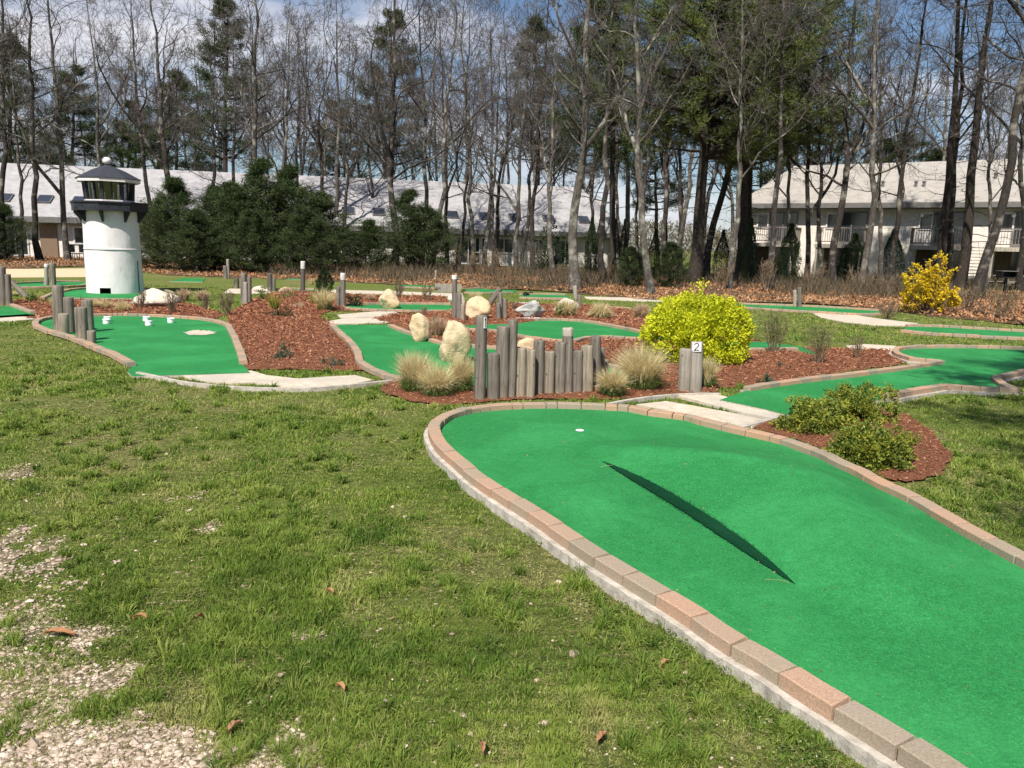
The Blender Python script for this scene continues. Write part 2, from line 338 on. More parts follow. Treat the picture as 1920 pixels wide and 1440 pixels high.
M['roof'] = lined_mat('roof_shingle', (.31,.30,.305), (.41,.395,.40), .16, .01)
M['roof_warm'] = lined_mat('roof_shingle_warm', (.31,.285,.255), (.40,.37,.33), .16, .01)
def glass_mat(name, col=(.02,.025,.03), rough=.08):
    m, t, out = nt(name); p = N(t, 'ShaderNodeBsdfPrincipled'); p.inputs['Base Color'].default_value = (*col, 1); p.inputs['Roughness'].default_value = rough
    p.inputs['Specular IOR Level'].default_value = .8; t.links.new(p.outputs[0], out.inputs[0]); return m
M['glass'] = glass_mat('window_glass'); M['skyglass'] = glass_mat('skylight_glass', (.035,.04,.055), .25)
def pane_mat():
    m, t, out = nt('tinted_pane'); g = N(t, 'ShaderNodeBsdfGlossy'); g.inputs['Roughness'].default_value = .05; tr = N(t, 'ShaderNodeBsdfTransparent'); tr.inputs[0].default_value = (.38,.40,.41,1)  # grey pane tint paints in the lantern's inner shade
    mx = N(t, 'ShaderNodeMixShader'); mx.inputs[0].default_value = .14; t.links.new(tr.outputs[0], mx.inputs[1]); t.links.new(g.outputs[0], mx.inputs[2]); t.links.new(mx.outputs[0], out.inputs[0]); return m
M['pane'] = pane_mat()

M['brushwood'] = pmat('brushwood', (.09,.062,.04), (.27,.20,.13), 3, .9, 0)
M['bud_tan'] = pmat('bud_tan', (.2,.15,.06), (.36,.28,.13), 2, .9, 0, trans=.3)
# ------------------------------------------------------------------ light
SUN_AZ = math.radians(200); SUN_EL = math.radians(52)
S = Vector((math.cos(SUN_EL)*math.sin(SUN_AZ), math.cos(SUN_EL)*math.cos(SUN_AZ), math.sin(SUN_EL)))
sd = bpy.data.lights.new('sun', 'SUN'); sd.energy = 4.9; sd.angle = math.radians(.5); sd.color = (1, .95, .87)
so = bpy.data.objects.new('sun', sd); COL.objects.link(so); so.rotation_mode = 'QUATERNION'; so.rotation_quaternion = S.to_track_quat('Z', 'Y'); so.location = S*50
w = bpy.data.worlds.new('World'); scene.world = w; w.use_nodes = True; t = w.node_tree; t.nodes.clear()
wo = t.nodes.new('ShaderNodeOutputWorld'); bg = t.nodes.new('ShaderNodeBackground'); sky = t.nodes.new('ShaderNodeTexSky'); sky.sky_type = 'NISHITA'
sky.sun_disc = False; sky.sun_elevation = SUN_EL; sky.sun_rotation = SUN_AZ; sky.air_density = 1.0; sky.dust_density = .6; sky.ozone_density = 4
tc = t.nodes.new('ShaderNodeTexCoord'); mp = t.nodes.new('ShaderNodeMapping'); mp.inputs['Scale'].default_value = (1, 1, 2.6); mp.inputs['Location'].default_value = (.35, 0, .1)
t.links.new(tc.outputs['Generated'], mp.inputs[0])
cn = noise(t, mp.outputs[0], 2.3, 8, .55, .35)
sx = t.nodes.new('ShaderNodeSeparateXYZ'); t.links.new(tc.outputs['Generated'], sx.inputs[0])
elev = ramp(t, sx.outputs['Z'], [(0,(.04,.04,.04)), (.16,(.12,.12,.12)), (.34,(0,0,0)), (.6,(0,0,0))])
ad = t.nodes.new('ShaderNodeMath'); ad.operation = 'ADD'; t.links.new(cn, ad.inputs[0]); t.links.new(elev, ad.inputs[1])
cf = ramp(t, ad.outputs[0], [(.565,(0,0,0)), (.72,(1,1,1))])
cc = ramp(t, noise(t, mp.outputs[0], 5, 5, .6), [(.35,(5.6,5.7,6.6)), (.6,(8.6,8.6,9.2))])
t.links.new(mix(t, sky.outputs[0], cc, cf), bg.inputs[0]); bg.inputs[1].default_value = .072; t.links.new(bg.outputs[0], wo.inputs[0])
vs = scene.view_settings; vs.view_transform = 'Standard'; vs.look = 'None'; vs.exposure = .55; vs.gamma = 1; vs.use_curve_mapping = False
scene.cycles.max_bounces = 6; scene.cycles.diffuse_bounces = 3; scene.cycles.transparent_max_bounces = 12
# ================================================================== GROUND
def sheet(name, poly, z, mat, step=None, hf=None, parent=None, rag=0, kind='structure', label=None):
    poly = [tuple(p) for p in poly]
    if rag:
        P = np.array(poly); out = []
        for i in range(len(P)):
            a, b = P[i], P[(i+1) % len(P)]; n = max(1, int(np.hypot(*(b-a))/(rag*3)))
            for k in range(n): out.append(tuple(a+(b-a)*k/n+rng.normal(size=2)*rag))
        poly = out
    n = len(poly); pts = [Vector(p) for p in poly]; inner = []
    if step:
        A = np.array(poly); x, y = np.meshgrid(np.arange(A[:,0].min(), A[:,0].max(), step), np.arange(A[:,1].min(), A[:,1].max(), step))
        x = x.ravel()+rng.uniform(-.1,.1,x.size)*step; y = y.ravel()+rng.uniform(-.1,.1,y.size)*step; k = inpoly(x, y, poly); x = x[k]; y = y[k]; k = edist(x, y, poly) > step*.4
        inner = [Vector(p) for p in np.stack([x[k], y[k]], 1)]
    V, E, Fc, *_ = delaunay_2d_cdt(pts+inner, [(i, (i+1) % n) for i in range(n)], [], 1, 1e-5)
    V = np.array([tuple(v) for v in V]); Z = np.full(len(V), z) if hf is None else z+hf(V[:,0], V[:,1])
    m = MB(); F3 = [f for f in Fc if len(f) == 3]
    F3 = np.array(F3); a, b, c = V[F3[:,0]], V[F3[:,1]], V[F3[:,2]]
    fl = ((b[:,0]-a[:,0])*(c[:,1]-a[:,1])-(b[:,1]-a[:,1])*(c[:,0]-a[:,0])) < 0; F3[fl] = F3[fl][:, ::-1]
    m.add(np.column_stack([V, Z]), F3, .5); o = m.build(name, mat, parent, smooth=True)
    if parent is None: tag(o, label, kind=kind)
    return o
m = MB(); m.add([(-1500,-60,0),(1500,-60,0),(1500,2500,0),(-1500,2500,0)], [(0,1,2,3)]); tag(m.build('lawn', M['lawn']), 'mottled green and straw coloured lawn around the course', kind='structure')
EXCL = []          # polygons where no grass grows
def smoothpoly(pts, z=0): return catmull(GP(pts, z), 5, True)
def dome(poly, h, w):
    P = [tuple(p) for p in poly]
    return lambda x, y: h*np.minimum(edist(x, y, P)/w, 1)**.7+.012*vnoise(x, y, .09, 3)
BEDS = []
def bed(pts, label, h=.05, z=.006, rag=.02, smooth=True):
    P = smoothpoly(pts) if smooth else np.array(GP(pts))
    BEDS.append((P, h, z, rag, label)); EXCL.append(P)
def path(name, pts, z, label, mat='concrete', rag=.0):
    P = np.array(GP(pts, z)); EXCL.append(P); n = len(P); A = (np.roll(P,-1,0)*np.array([1,-1])[None])
    ar = sum(P[i][0]*P[(i+1)%n][1]-P[(i+1)%n][0]*P[i][1] for i in range(n))
    if ar < 0: P = P[::-1]
    if rag: P = np.array([p+rng.normal(size=2)*rag for p in P])
    m = MB(); V = [(x,y,z) for x,y in P]+[(x,y,-.02) for x,y in P]; m.add(V, [list(range(n))]); m.F.append((np.array([[i, i+n, (i+1)%n+n, (i+1)%n] for i in range(n)]), np.full(n,.5), np.zeros(n)))
    return tag(m.build(name, M[mat]), label, kind='structure')

bed([(428,600),(440,650),(455,690),(520,694),(600,696),(680,697),(690,690),(660,645),(635,620),(622,606),(600,596),(615,586),(660,584),(840,586),(850,560),(700,556),(520,548),(400,600),(300,600),(200,598),(150,598),(105,598),(62,600),(35,590),(20,568),(60,560),(110,562),(240,560),(330,566),(420,590)], 'wide bed of red bark mulch between the two left putting greens')
bed([(733,708),(722,722),(716,735),(760,752),(830,762),(900,756),(1010,750),(1140,752),(1200,748),(1270,741),(1343,739),(1345,730),(1390,726),(1560,703),(1712,678),(1680,660),(1560,655),(1500,652),(1420,640),(1300,610),(1215,590),(1120,575),(1000,572),(900,570),(840,572),(790,590),(740,590),(700,600),(745,612),(790,640),(850,660),(960,672),(1100,682),(1145,700),(1060,712),(900,712),(800,706)], 'red bark mulch bed with the log palisade and the bright yellow bush')
bed([(1395,800),(1440,788),(1480,772),(1560,765),(1680,775),(1730,800),(1775,845),(1780,870),(1760,890),(1720,905),(1680,905),(1640,890),(1560,855),(1480,822)], 'round mulch island with green and gold bushes beside the big putting green')
LB = [(-60,505),(180,500),(250,509),(330,517),(480,522),(600,527),(760,535),(830,539),(900,543),(1040,548),(1200,562),(1340,566),(1420,568),(1560,574),(1700,588),(1800,598),(1980,608),(2040,560),(1980,548),(1800,545),(1600,535),(1400,520),(1200,512),(1000,505),(850,500),(700,500),(600,496),(480,488),(300,484),(100,482),(-60,486)]
LBP = smoothpoly(LB); EXCL.append(LBP)
sheet('leaf_litter_ground', LBP, .01, M['litter_ground'], 1.2, lambda x, y: .06*vnoise(x, y, 1.6, 5)+.03*vnoise(x, y, .5, 6)-.03, rag=.12, label='strip of ground under fallen brown leaves at the edge of the trees')
path('sand_lot', [(-80,504),(60,504),(165,503),(235,506),(240,511),(165,519),(20,520),(-80,520)], .016, 'flat sandy lot behind the white lighthouse', 'sand')
path('footpath', [(335,697),(400,694),(470,695),(500,703),(560,710),(500,716),(440,718),(380,714),(350,708)], .022, 'pale concrete slab in front of the far left green', rag=.006)
path('footpath', [(482,717),(540,711),(610,706),(667,703),(702,712),(660,720),(600,726),(530,725)], .026, 'pale concrete slab at the front corner of the mulch bed', rag=.006)
path('footpath', [(1192,758),(1250,752),(1310,762),(1380,775),(1441,789),(1412,799),(1382,797),(1300,778)], .035, 'narrow concrete slab along the brick rim of the big green', rag=.004)
path('footpath', [(1270,741),(1343,739),(1400,752),(1479,770),(1468,782),(1440,783),(1390,773),(1330,757)], .033, 'concrete slab at the tee of hole two', rag=.004)
path('footpath', [(632,590),(700,584),(742,584),(750,590),(700,594),(640,596)], .03, 'upper concrete step between mulch beds', rag=.004)
path('footpath', [(610,603),(650,596),(740,595),(735,604),(690,606),(625,607)], .024, 'lower concrete step leading to the middle green', rag=.004)
path('footpath', [(1085,643),(1110,637),(1215,640),(1260,640),(1250,650),(1150,650),(1110,648)], .03, 'pale concrete strip in front of the centre green')
path('footpath', [(1140,603),(1180,600),(1232,601),(1240,614),(1205,612),(1160,607)], .03, 'pale concrete patch behind the centre green')
path('footpath', [(1586,648),(1620,645),(1676,648),(1690,652),(1660,664),(1600,660)], .03, 'concrete slab at the end of the twiggy shrub bed')
path('footpath', [(1524,588),(1545,585),(1600,590),(1660,599),(1722,606),(1700,611),(1640,610),(1580,603),(1540,596)], .02, 'pale curved path across the back lawn')
path('footpath', [(430,541),(480,542),(480,547),(560,546),(560,551),(420,549)], .02, 'far concrete strip behind the shrub bed')
path('footpath', [(120,557),(240,556),(300,560),(240,566),(170,566)], .015, 'concrete apron before the lighthouse green')
path('footpath', [(620,543),(740,546),(850,550),(850,555),(720,551),(620,549)], .02, 'far concrete strip behind the tan boulder')
path('footpath', [(965,567),(1010,566),(1010,572),(960,570)], .02, 'small far concrete patch behind the grey boulder')
path('footpath', [(1095,556),(1230,559),(1320,562),(1320,565),(1220,565),(1100,560)], .02, 'far sandy strip behind the tufted grasses')
path('footpath', [(0,592),(50,589),(100,592),(70,598),(30,601),(-20,602)], .02, 'concrete apron left of the left putting green')
# thin concrete kerbs
def ribbon(m, P, z0, z1, w, off=0, mi=0, rnd=.5):
    P = np.asarray(P); T = np.gradient(P, axis=0); T /= np.linalg.norm(T, axis=1, keepdims=True); Nn = np.stack([-T[:,1], T[:,0]], 1)
    L = P+Nn*(off+w/2); R = P+Nn*(off-w/2); n = len(P); z0 = np.full(n, z0); z1 = np.full(n, z1)
    V = np.concatenate([np.column_stack([R, z0]), np.column_stack([L, z0]), np.column_stack([L, z1]), np.column_stack([R, z1])]); F_ = []
    for i in range(n-1):
        for a, b in ((0,3),(3,2),(2,1)): F_.append((a*n+i, a*n+i+1, b*n+i+1, b*n+i))
    F_ += [(0, 3*n, 2*n, n), (n-1, 2*n-1, 3*n-1, 4*n-1)]
    m.add(V, F_, rnd, mi)
for pts, lab in (([(258,698),(300,707),(332,714),(380,720),(440,725),(520,728),(585,727),(660,721),(735,713)], 'thin concrete kerb round the slabs by the left lawn'),
                 ([(1140,757),(1190,748),(1250,741),(1310,738),(1350,738)], 'thin concrete kerb behind the second hole slabs'),
                 ([(1390,800),(1430,790),(1480,774)], 'thin concrete kerb in front of the mulch island')):
    m = MB(); ribbon(m, catmull(GP(pts, .04), 6), -.02, .045, .05); tag(m.build('kerb', M['footing']), lab, kind='structure')

# ================================================================== PUTTING GREENS
unit_brick = None
def brick_row(m, P, zt, w=.1, h=.06, L=.2, gap=.009):
    P = np.asarray(P); seg = np.linalg.norm(np.diff(P, axis=0), axis=1); s = np.concatenate([[0], np.cumsum(seg)]); tot = s[-1]
    def at(u):
        i = min(np.searchsorted(s, u, 'right')-1, len(P)-2); f = (u-s[i])/max(seg[i], 1e-9); T = (P[i+1]-P[i])/max(seg[i], 1e-9); return P[i]+(P[i+1]-P[i])*f, np.array([-T[1], T[0]])
    u = 0; c = .005
    while u < tot-.03:
        tn0 = at(u)[1]; tn1 = at(min(u+L, tot-1e-4))[1]; bend_ = math.acos(max(-1, min(1, float(tn0@tn1)))); l = min(L*(.5 if bend_ > .17 else 1)*rng.choice([1,1,1,.98]), tot-u); jz = rng.normal()*.0025; jo = rng.normal()*.003; V = []
        K = 3; us = np.linspace(u+gap/2, u+l-gap/2, K)
        for k, uu in enumerate(us):
            p, n = at(uu); e = 0 if 0 < k < K-1 else c
            inn = 1 if k == 0 else (-1 if k == K-1 else 0); T = np.array([n[1], -n[0]])
            hw = w/2
            for (o_, z_, tt) in ((-hw, zt-h, 0), (-hw, zt-c, 0), (-hw+c, zt, c), (hw-c, zt, c), (hw, zt-c, 0), (hw, zt-h, 0)):
                q = p+n*(o_+jo)+T*(inn*tt*1.0); V.append((q[0], q[1], z_+jz))
        F_ = []
        for k in range(K-1):
            for j in range(5): a = k*6+j; F_.append((a, a+1, a+7, a+6))
        r = rng.random(); m.add(V, F_, r); b = m.n-len(V)
        m.F.append((np.array([[b+5,b+4,b+3,b+2,b+1,b]]), np.array([r]), np.array([0]))); e_ = b+(K-1)*6
        m.F.append((np.array([[e_,e_+1,e_+2,e_+3,e_+4,e_+5]]), np.array([r]), np.array([0])))
        u += l
def green(runs, label, tz=.03, foot=False, L=.2, brick='brick', step=None, hf=None, w=.1, group=None):
    zt = tz+.05; poly = []; rows = []; kids = []
    for kind, pts in runs:
        P = GP(pts, zt)
        if kind == 'b':
            C = catmull(P, 7); rows.append(C)
            poly += [tuple(p) for p in C]
        elif kind == 's':
            C = np.array(P); D = np.concatenate([np.linspace(C[i], C[i+1], 6)[:-1] for i in range(len(C)-1)]+[C[-1:]]); rows.append(D)
            poly += [tuple(p) for p in D]
        else: poly += P
    c = np.mean(poly, axis=0)
    root = empty('putting_green', (c[0], c[1], 0), label, 'putting green', group)
    cl = [poly[0]]
    for p in poly[1:]:
        if np.hypot(p[0]-cl[-1][0], p[1]-cl[-1][1]) > .01: cl.append(p)
    EXCL.append(np.array(cl))
    o = sheet('turf', cl, tz, M['turf'], step, hf, parent=root); o.location = (-c[0], -c[1], 0)
    # skirt to the ground
    sk = MB(); n = len(cl); V = [(x,y,tz-.002) for x,y in cl]+[(x,y,-.01) for x,y in cl]; sk.add(V, [(i, i+n, (i+1)%n+n, (i+1)%n) for i in range(n)])
    k = sk.build('base', M['footing'], root); k.location = (-c[0], -c[1], 0)
    for C in rows:
        bm_ = MB(); brick_row(bm_, C, zt, L=L, w=w); b = bm_.build('brick_edging', M[brick], root); b.location = (-c[0], -c[1], 0)
        if foot: fm = MB(); ribbon(fm, C+rng.normal(size=C.shape)*.0025, -.03, zt-.058, w+.07); b = fm.build('footing', M['footing'], root); b.location = (-c[0], -c[1], 0)
    return root, cl, c

# --- the big green in front
LEFT = [(1840,1480),(1745,1416),(1634,1347),(1532,1287),(1450,1235),(1368,1189),(1305,1146),(1242,1108),(1188,1076),(1138,1046),(1092,1016),(1035,978),(985,946),(935,915),(892,886),(858,858),(829,832),(815,808),(817,793),(832,779),(855,770),(895,761.5),(958,756),(1023,754.5),(1062,755),(1136,758),(1182,761),(1217,768),(1287,777),(1319,786),(1382,801),(1436,812.5),(1480,824),(1540,846),(1578,864),(1612,879),(1650,900),(1715,930),(1770,961),(1830,994),(1900,1030),(1960,1062)]
A = np.array(G(1130,865,.07)[:2]); B = np.array(G(1490,1095,.07)[:2]); AB = B-A; ABL = np.linalg.norm(AB); ABn = AB/ABL; NR = np.array([-ABn[1], ABn[0]])
if NR @ (np.array(G(1500,900,.07)[:2])-A) < 0: NR = -NR
def hump(x, y):
    u = ((x-A[0])*ABn[0]+(y-A[1])*ABn[1])/ABL; s = (x-A[0])*NR[0]+(y-A[1])*NR[1]
    s = s-.05*np.sin(np.clip(u,0,1)*PI)
    win = np.clip(np.sin(np.clip((u+.25)/1.5, 0, 1)*PI), 0, 1)**.8
    wr = .35+.45*np.sin(np.clip(u,0,1)*PI)
    r = np.where(s > 0, np.where(s < wr, np.clip(s/wr,0,1)**.95, np.clip(1-(s-wr)/1.5, 0, 1)**1.3), 0)
    l = np.where(s < 0, (1-np.exp(s/.45*2))*np.exp(s/1.2)*.55, 0)
    return .19*win*np.maximum(r, 0)+.085*win*l
TZ = .065
# extend beyond frame in world space
P0 = GP(LEFT, TZ+.05)
d0 = np.array(P0[0])-np.array(P0[1]); d0 /= np.linalg.norm(d0); d1 = np.array(P0[-1])-np.array(P0[-2]); d1 /= np.linalg.norm(d1)
_GP = GP
def GPx(pts, z=0):
    r = _GP(pts, z)
    if pts is LEFT: r = [tuple(np.array(r[0])+d0*k) for k in (1.6,.8)]+r+[tuple(np.array(r[-1])+d1*k) for k in (.8,1.6,2.4)]
    return r
GP = GPx
def edge_fade(x, y): return np.minimum(edist(x, y, catmull(GPx(LEFT, TZ+.05), 4), False)/.5, 1)
g1, poly1, c1 = green([('b', LEFT)], 'large bright green putting surface in the foreground with a dark crease', TZ, True, .232, step=.05, hf=lambda x, y: hump(x, y)*edge_fade(x, y))
# dark turf strip laid along the crease
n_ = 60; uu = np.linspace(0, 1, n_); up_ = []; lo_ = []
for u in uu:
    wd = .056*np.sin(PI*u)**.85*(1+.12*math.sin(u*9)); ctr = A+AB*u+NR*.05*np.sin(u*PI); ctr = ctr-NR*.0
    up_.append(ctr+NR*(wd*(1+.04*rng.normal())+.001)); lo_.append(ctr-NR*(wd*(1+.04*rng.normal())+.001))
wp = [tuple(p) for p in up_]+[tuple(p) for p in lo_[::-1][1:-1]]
o = sheet('dark_patch', wp, TZ+.0075, M['turf_dark'], .022, lambda x, y: hump(x, y)*edge_fade(x, y), parent=g1); o.location = (-c1[0], -c1[1], 0); o['label'] = 'dark streak lying in the crease'
# fuzzy pile fibres around the crease
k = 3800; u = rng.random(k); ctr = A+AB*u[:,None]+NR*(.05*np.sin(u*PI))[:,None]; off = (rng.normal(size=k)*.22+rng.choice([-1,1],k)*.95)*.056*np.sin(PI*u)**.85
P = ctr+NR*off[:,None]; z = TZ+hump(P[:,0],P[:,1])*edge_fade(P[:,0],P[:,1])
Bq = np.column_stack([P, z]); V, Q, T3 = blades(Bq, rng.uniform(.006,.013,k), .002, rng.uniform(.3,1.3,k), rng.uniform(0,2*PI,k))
m = MB(); m.add(V, Q, .5); m.F.append((T3, np.full(k,.5), np.zeros(k))); o = m.build('pile_fibres', M['turf_dark'], g1); o.location = (-c1[0], -c1[1], 0); o['kind'] = 'stuff'
hc = G(1087,807.5,TZ); m = MB(); m.lathe([(0,.004),(.03,.004),(.036,.001)], 16); m.F[-1:]; o = m.build('hole_marker', M['white_plastic'], g1, (hc[0]-c1[0], hc[1]-c1[1], TZ+.003)); o['label'] = 'small white disc marking the hole'

g2, p2, c2 = green([('s', [(247,679),(214,661),(175,646)]),('b', [(175,646),(130,628),(100,620),(78,613),(66,606),(70,599),(84,594.5),(105,591.5)]),('b', [(105,591.5),(175,588.5),(225,587.5),(275,588.5),(325,591),(375,595),(410,601),(428,608)]),('s', [(428,608),(440,630),(452,660),(456,676)]),('n', [(468,691),(380,694),(300,696),(248,697),(238,688)])],
    'left putting green with grey posts and small white cups on it', .03)
g3, p3, c3 = green([('n', [(-80,590),(-80,572)]),('n', [(-20,571),(20,570)]),('s', [(22,569),(40,576),(62,583)]),('n', [(66,588),(30,589),(0,591)])], 'putting green cut by the left edge beside tall grey posts', .02)
g4, p4, c4 = green([('b', [(622,606),(640,624),(658,640),(670,658),(675,674),(690,685),(715,696),(735,703),(790,714),(860,722),(950,727),(1060,726),(1150,718),(1195,708)]),('n', [(1200,703)]),('b', [(1195,697),(1150,684),(1090,670),(1020,659),(950,650),(890,646),(835,641),(808,634),(777,624),(752,616),(731,607)]),('n', [(728,605),(680,604),(630,604)])],
    'middle putting green with two tall tan boulders standing on it', .03)
g5, p5, c5 = green([('b', [(860,614),(885,615),(930,618),(972,627),(1010,632),(1050,636),(1078,636),(1100,631),(1135,629),(1172,631),(1215,633)]),('n', [(1240,634),(1250,628)]),('b', [(1235,624),(1210,621),(1172,613),(1135,606),(1098,600),(1060,597),(1022,596.5),(1005,597)]),('n', [(985,600),(960,603),(900,604),(865,606)])],
    'centre putting green behind the log palisade', .03)
g6, p6, c6 = green([('s', [(1340,655),(1400,653),(1494,651)]),('n', [(1528,660),(1530,655),(1500,644),(1440,636),(1380,634),(1330,640)])], 'green strip seen through the twiggy shrubs right of the yellow bush', .03)
g7, p7, c7 = green([('b', [(648,575),(660,577),(720,579.5),(780,581),(840,581),(850,579)]),('n', [(852,573)]),('b', [(845,568),(780,567),(720,567),(650,569)]),('n', [(645,572)])], 'narrow putting green with a leaning tan boulder', .02)
g8, p8, c8 = green([('b', [(1400,724),(1491,711),(1612,697),(1702,685),(1766,675)]),('s', [(1766,675),(1712,670)]),('b', [(1712,670),(1690,663),(1678,656),(1690,650),(1733,647),(1823,647),(1920,650),(2000,653)]),('n', [(2100,656),(2100,688)]),('s', [(1990,690),(1920,693),(1866,706)]),('s', [(1866,706),(1880,717),(1905,727)]),('s', [(1905,727),(1838,724),(1772,720)]),('s', [(1772,720),(1702,731),(1660,739)]),('n', [(1560,752),(1490,768),(1474,768),(1430,757),(1350,741)])],
    'second hole putting green on the right with a jagged brick rim', .05, True)
g9, p9, c9 = green([('b', [(80,557),(90,552),(110,546),(135,541),(170,538.5),(240,538),(300,541),(325,548)]),('n', [(330,556)]),('b', [(300,561),(240,560),(170,559),(110,558.5)]),('n', [(90,558)])], 'putting green around the foot of the white lighthouse', .03)
far = [([('b', [(20,537),(90,536.5),(150,534),(165,531)]),('n', [(165,527)]),('b', [(150,525.5),(110,526),(60,528),(20,530)])], 'far narrow green left of the lighthouse by two grey posts'),
 ([('n', [(318,525),(345,519),(385,520),(380,526)])], 'small far green right of the lighthouse'),
 ([('b', [(515,549),(545,550.5),(592,551)]),('n', [(592,542)]),('b', [(590,540.5),(550,539.5),(515,541)])], 'far green behind the dark white-topped post'),
 ([('n', [(536,522),(568,522),(566,517),(540,517)])], 'tiny far green near the leaf litter'),
 ([('b', [(745,537),(790,538),(822,539)]),('n', [(820,529)]),('b', [(812,527.5),(780,526.5),(745,527)])], 'far green left of the low weathered board wall'),
 ([('b', [(866,546),(900,548),(960,547)]),('n', [(970,541)]),('b', [(966,536.5),(920,538),(866,540)])], 'far green strip behind the boulders'),
 ([('b', [(975,556),(1020,558),(1066,558.5)]),('n', [(1068,553)]),('b', [(1060,550.5),(1010,549.5),(975,550)])], 'far green strip left of the pale weathered stump'),
 ([('b', [(1085,585),(1130,590),(1182,592),(1215,592)]),('n', [(1218,586)]),('b', [(1180,577),(1160,575),(1110,574)])], 'far green with a curved rim behind the tufted grasses'),
 ([('b', [(1385,574),(1440,578),(1540,584),(1600,587),(1655,587)]),('n', [(1658,584)]),('b', [(1650,580),(1560,574),(1440,569),(1385,567)])], 'far green in the shade below the two pale posts'),
 ([('b', [(1690,618),(1760,624),(1853,629),(1960,634)]),('n', [(1960,622)]),('b', [(1920,618),(1850,614),(1760,609),(1700,608)])], 'far right green with a low weathered rim'),
 ([('n', [(612,553),(760,556),(846,560),(846,566),(760,562),(612,559)])], 'far green band behind the conical little spruce')]
for r, lab in far: green(r, lab, .02, w=.12, L=.24)
GREENS = [np.array(q) for q in (poly1, p2, p3, p4, p5, p6, p7, p8, p9)]
def bed_h(P, h):
    Pt = [tuple(p) for p in P]
    def f(x, y):
        d = edist(x, y, Pt)/.5; ins = np.zeros(np.shape(x), bool)
        for g in GREENS:
            mn = g.min(0)-.6; mx = g.max(0)+.6; s_ = (x > mn[0]) & (x < mx[0]) & (y > mn[1]) & (y < mx[1])
            if not s_.any(): continue
            e = np.full(np.shape(x), 9.); e[s_] = edist(x[s_], y[s_], g); i_ = np.zeros(np.shape(x), bool); i_[s_] = inpoly(x[s_], y[s_], g)
            ins |= i_ & (e > .02); d = np.minimum(d, e/.35)
        return np.where(ins, -.05, h*np.minimum(d, 1)**.7+.012*vnoise(x, y, .09, 3))
    return f
for P, h, z, rag, label in BEDS: sheet('mulch_bed', P, z, M['mulch'], .08, bed_h(P, h), rag=rag, label=label)
# white ragged patch on the left green
P = [G(374+29*math.cos(a)*(1+.13*rng.normal()), 623.5+4.2*math.sin(a)*(1+.2*rng.normal()), .036)[:2] for a in np.linspace(0, 2*PI, 34, endpoint=False)]
o = sheet('cement_patch', P, .036, M['concrete'], parent=g2); o.location = (-c2[0], -c2[1], 0); o['label'] = 'ragged white patch on the turf'
kd = 170; xd = rng.uniform(min(q[0] for q in poly1), max(q[0] for q in poly1), kd*4); yd = rng.uniform(1.5, 8, kd*4); okd = inpoly(xd, yd, poly1) & (edist(xd, yd, poly1) > .08); xd, yd = xd[okd][:kd], yd[okd][:kd]; zd = TZ+hump(xd, yd)*edge_fade(xd, yd)+.004
Dd = norm(np.column_stack([rng.normal(size=(len(xd),2)), rng.uniform(0,.25,len(xd))])); Vd, Qd = cards(np.column_stack([xd-c1[0], yd-c1[1], zd]), Dd, rng.uniform(.006,.022,len(xd)), rng.uniform(.002,.007,len(xd))); md = MB(); md.add(Vd, Qd, rng.random(len(xd))); o = md.build('turf_debris', M['litter'], g1); o['kind'] = 'stuff'
sm_ = MB()
for (xa, ya), (xb, yb), bow in (((1126,877),(1148,874),.006),((1434,1088),(1480,1094),.007)):
    a_, b_ = G(xa, ya, TZ+.02), G(xb, yb, TZ+.02); pts_ = [a_+(b_-a_)*t+Vector((0,0,bow*math.sin(PI*t)+float(hump(np.array([a_.x]),np.array([a_.y]))[0])-.008)) for t in np.linspace(0,1,6)]; sm_.tube([tuple(q-Vector((c1[0],c1[1],0))) for q in pts_], [.0008]*6, 4, cap=False)
o = sm_.build('dry_straw', M['straw'], g1); o['kind'] = 'stuff'
# ------------------------------------------------------------------ scatter
def allowed(x, y, margin=0):
    ok = np.ones(x.shape, bool)
    for P in EXCL:
        mn = P.min(0)-margin-.1; mx = P.max(0)+margin+.1; s = ok & (x > mn[0]) & (x < mx[0]) & (y > mn[1]) & (y < mx[1])
        if s.any():
            i = np.where(s)[0]; b = inpoly(x[i], y[i], P)
            if margin: b |= edist(x[i], y[i], P) < margin
            ok[i[b]] = False
    return ok
def infront(x, y, m=.25):   # roughly inside the view wedge, widened for neighbouring viewpoints
    return np.abs(x) < y*.70+m+.5
# gravel strength at the lower left
gpath = [tuple(G(x, y)[:2]) for x, y in ((-500,1500),(-500,900),(-60,930),(60,1000),(130,1120),(220,1200),(330,1330),(430,1400),(520,1500),(500,1700))]
def gravelness(x, y):
    d = edist(x, y, gpath); s = np.where(inpoly(x, y, gpath), d, -d)
    return np.clip(.5+s/.55+(vnoise(x,y,.42,4)-.5)*2.4+(vnoise(x,y,.14,5)-.5)*2.6, 0, 1)
gx, gy = np.meshgrid(np.arange(-4.5, 1.0, .022), np.arange(1.2, 5.2, .022)); gk = gravelness(gx, gy) > .8
gm = MB(); ii, jj = np.where(gk[:-1,:-1] & gk[1:,:-1] & gk[:-1,1:] & gk[1:,1:]); W_ = gx.shape[1]; jit = rng.normal(size=(2,)+gx.shape)*.006
gm.add(np.column_stack([(gx+jit[0]).ravel(), (gy+jit[1]).ravel(), np.full(gx.size, .004)]), np.stack([ii*W_+jj, ii*W_+jj+1, (ii+1)*W_+jj+1, (ii+1)*W_+jj], 1), .5)
tag(gm.build('gravel', M['gravel']), 'patchy stony soil showing through thin grass at lower left', kind='structure')
def field(n, y0, y1, power=2.):
    u = rng.random(n); y = (y0**(1-power)+(y1**(1-power)-y0**(1-power))*u)**(1/(1-power)); x = rng.uniform(-1, 1, n)*(y*.72+.6); return x, y
GV = []
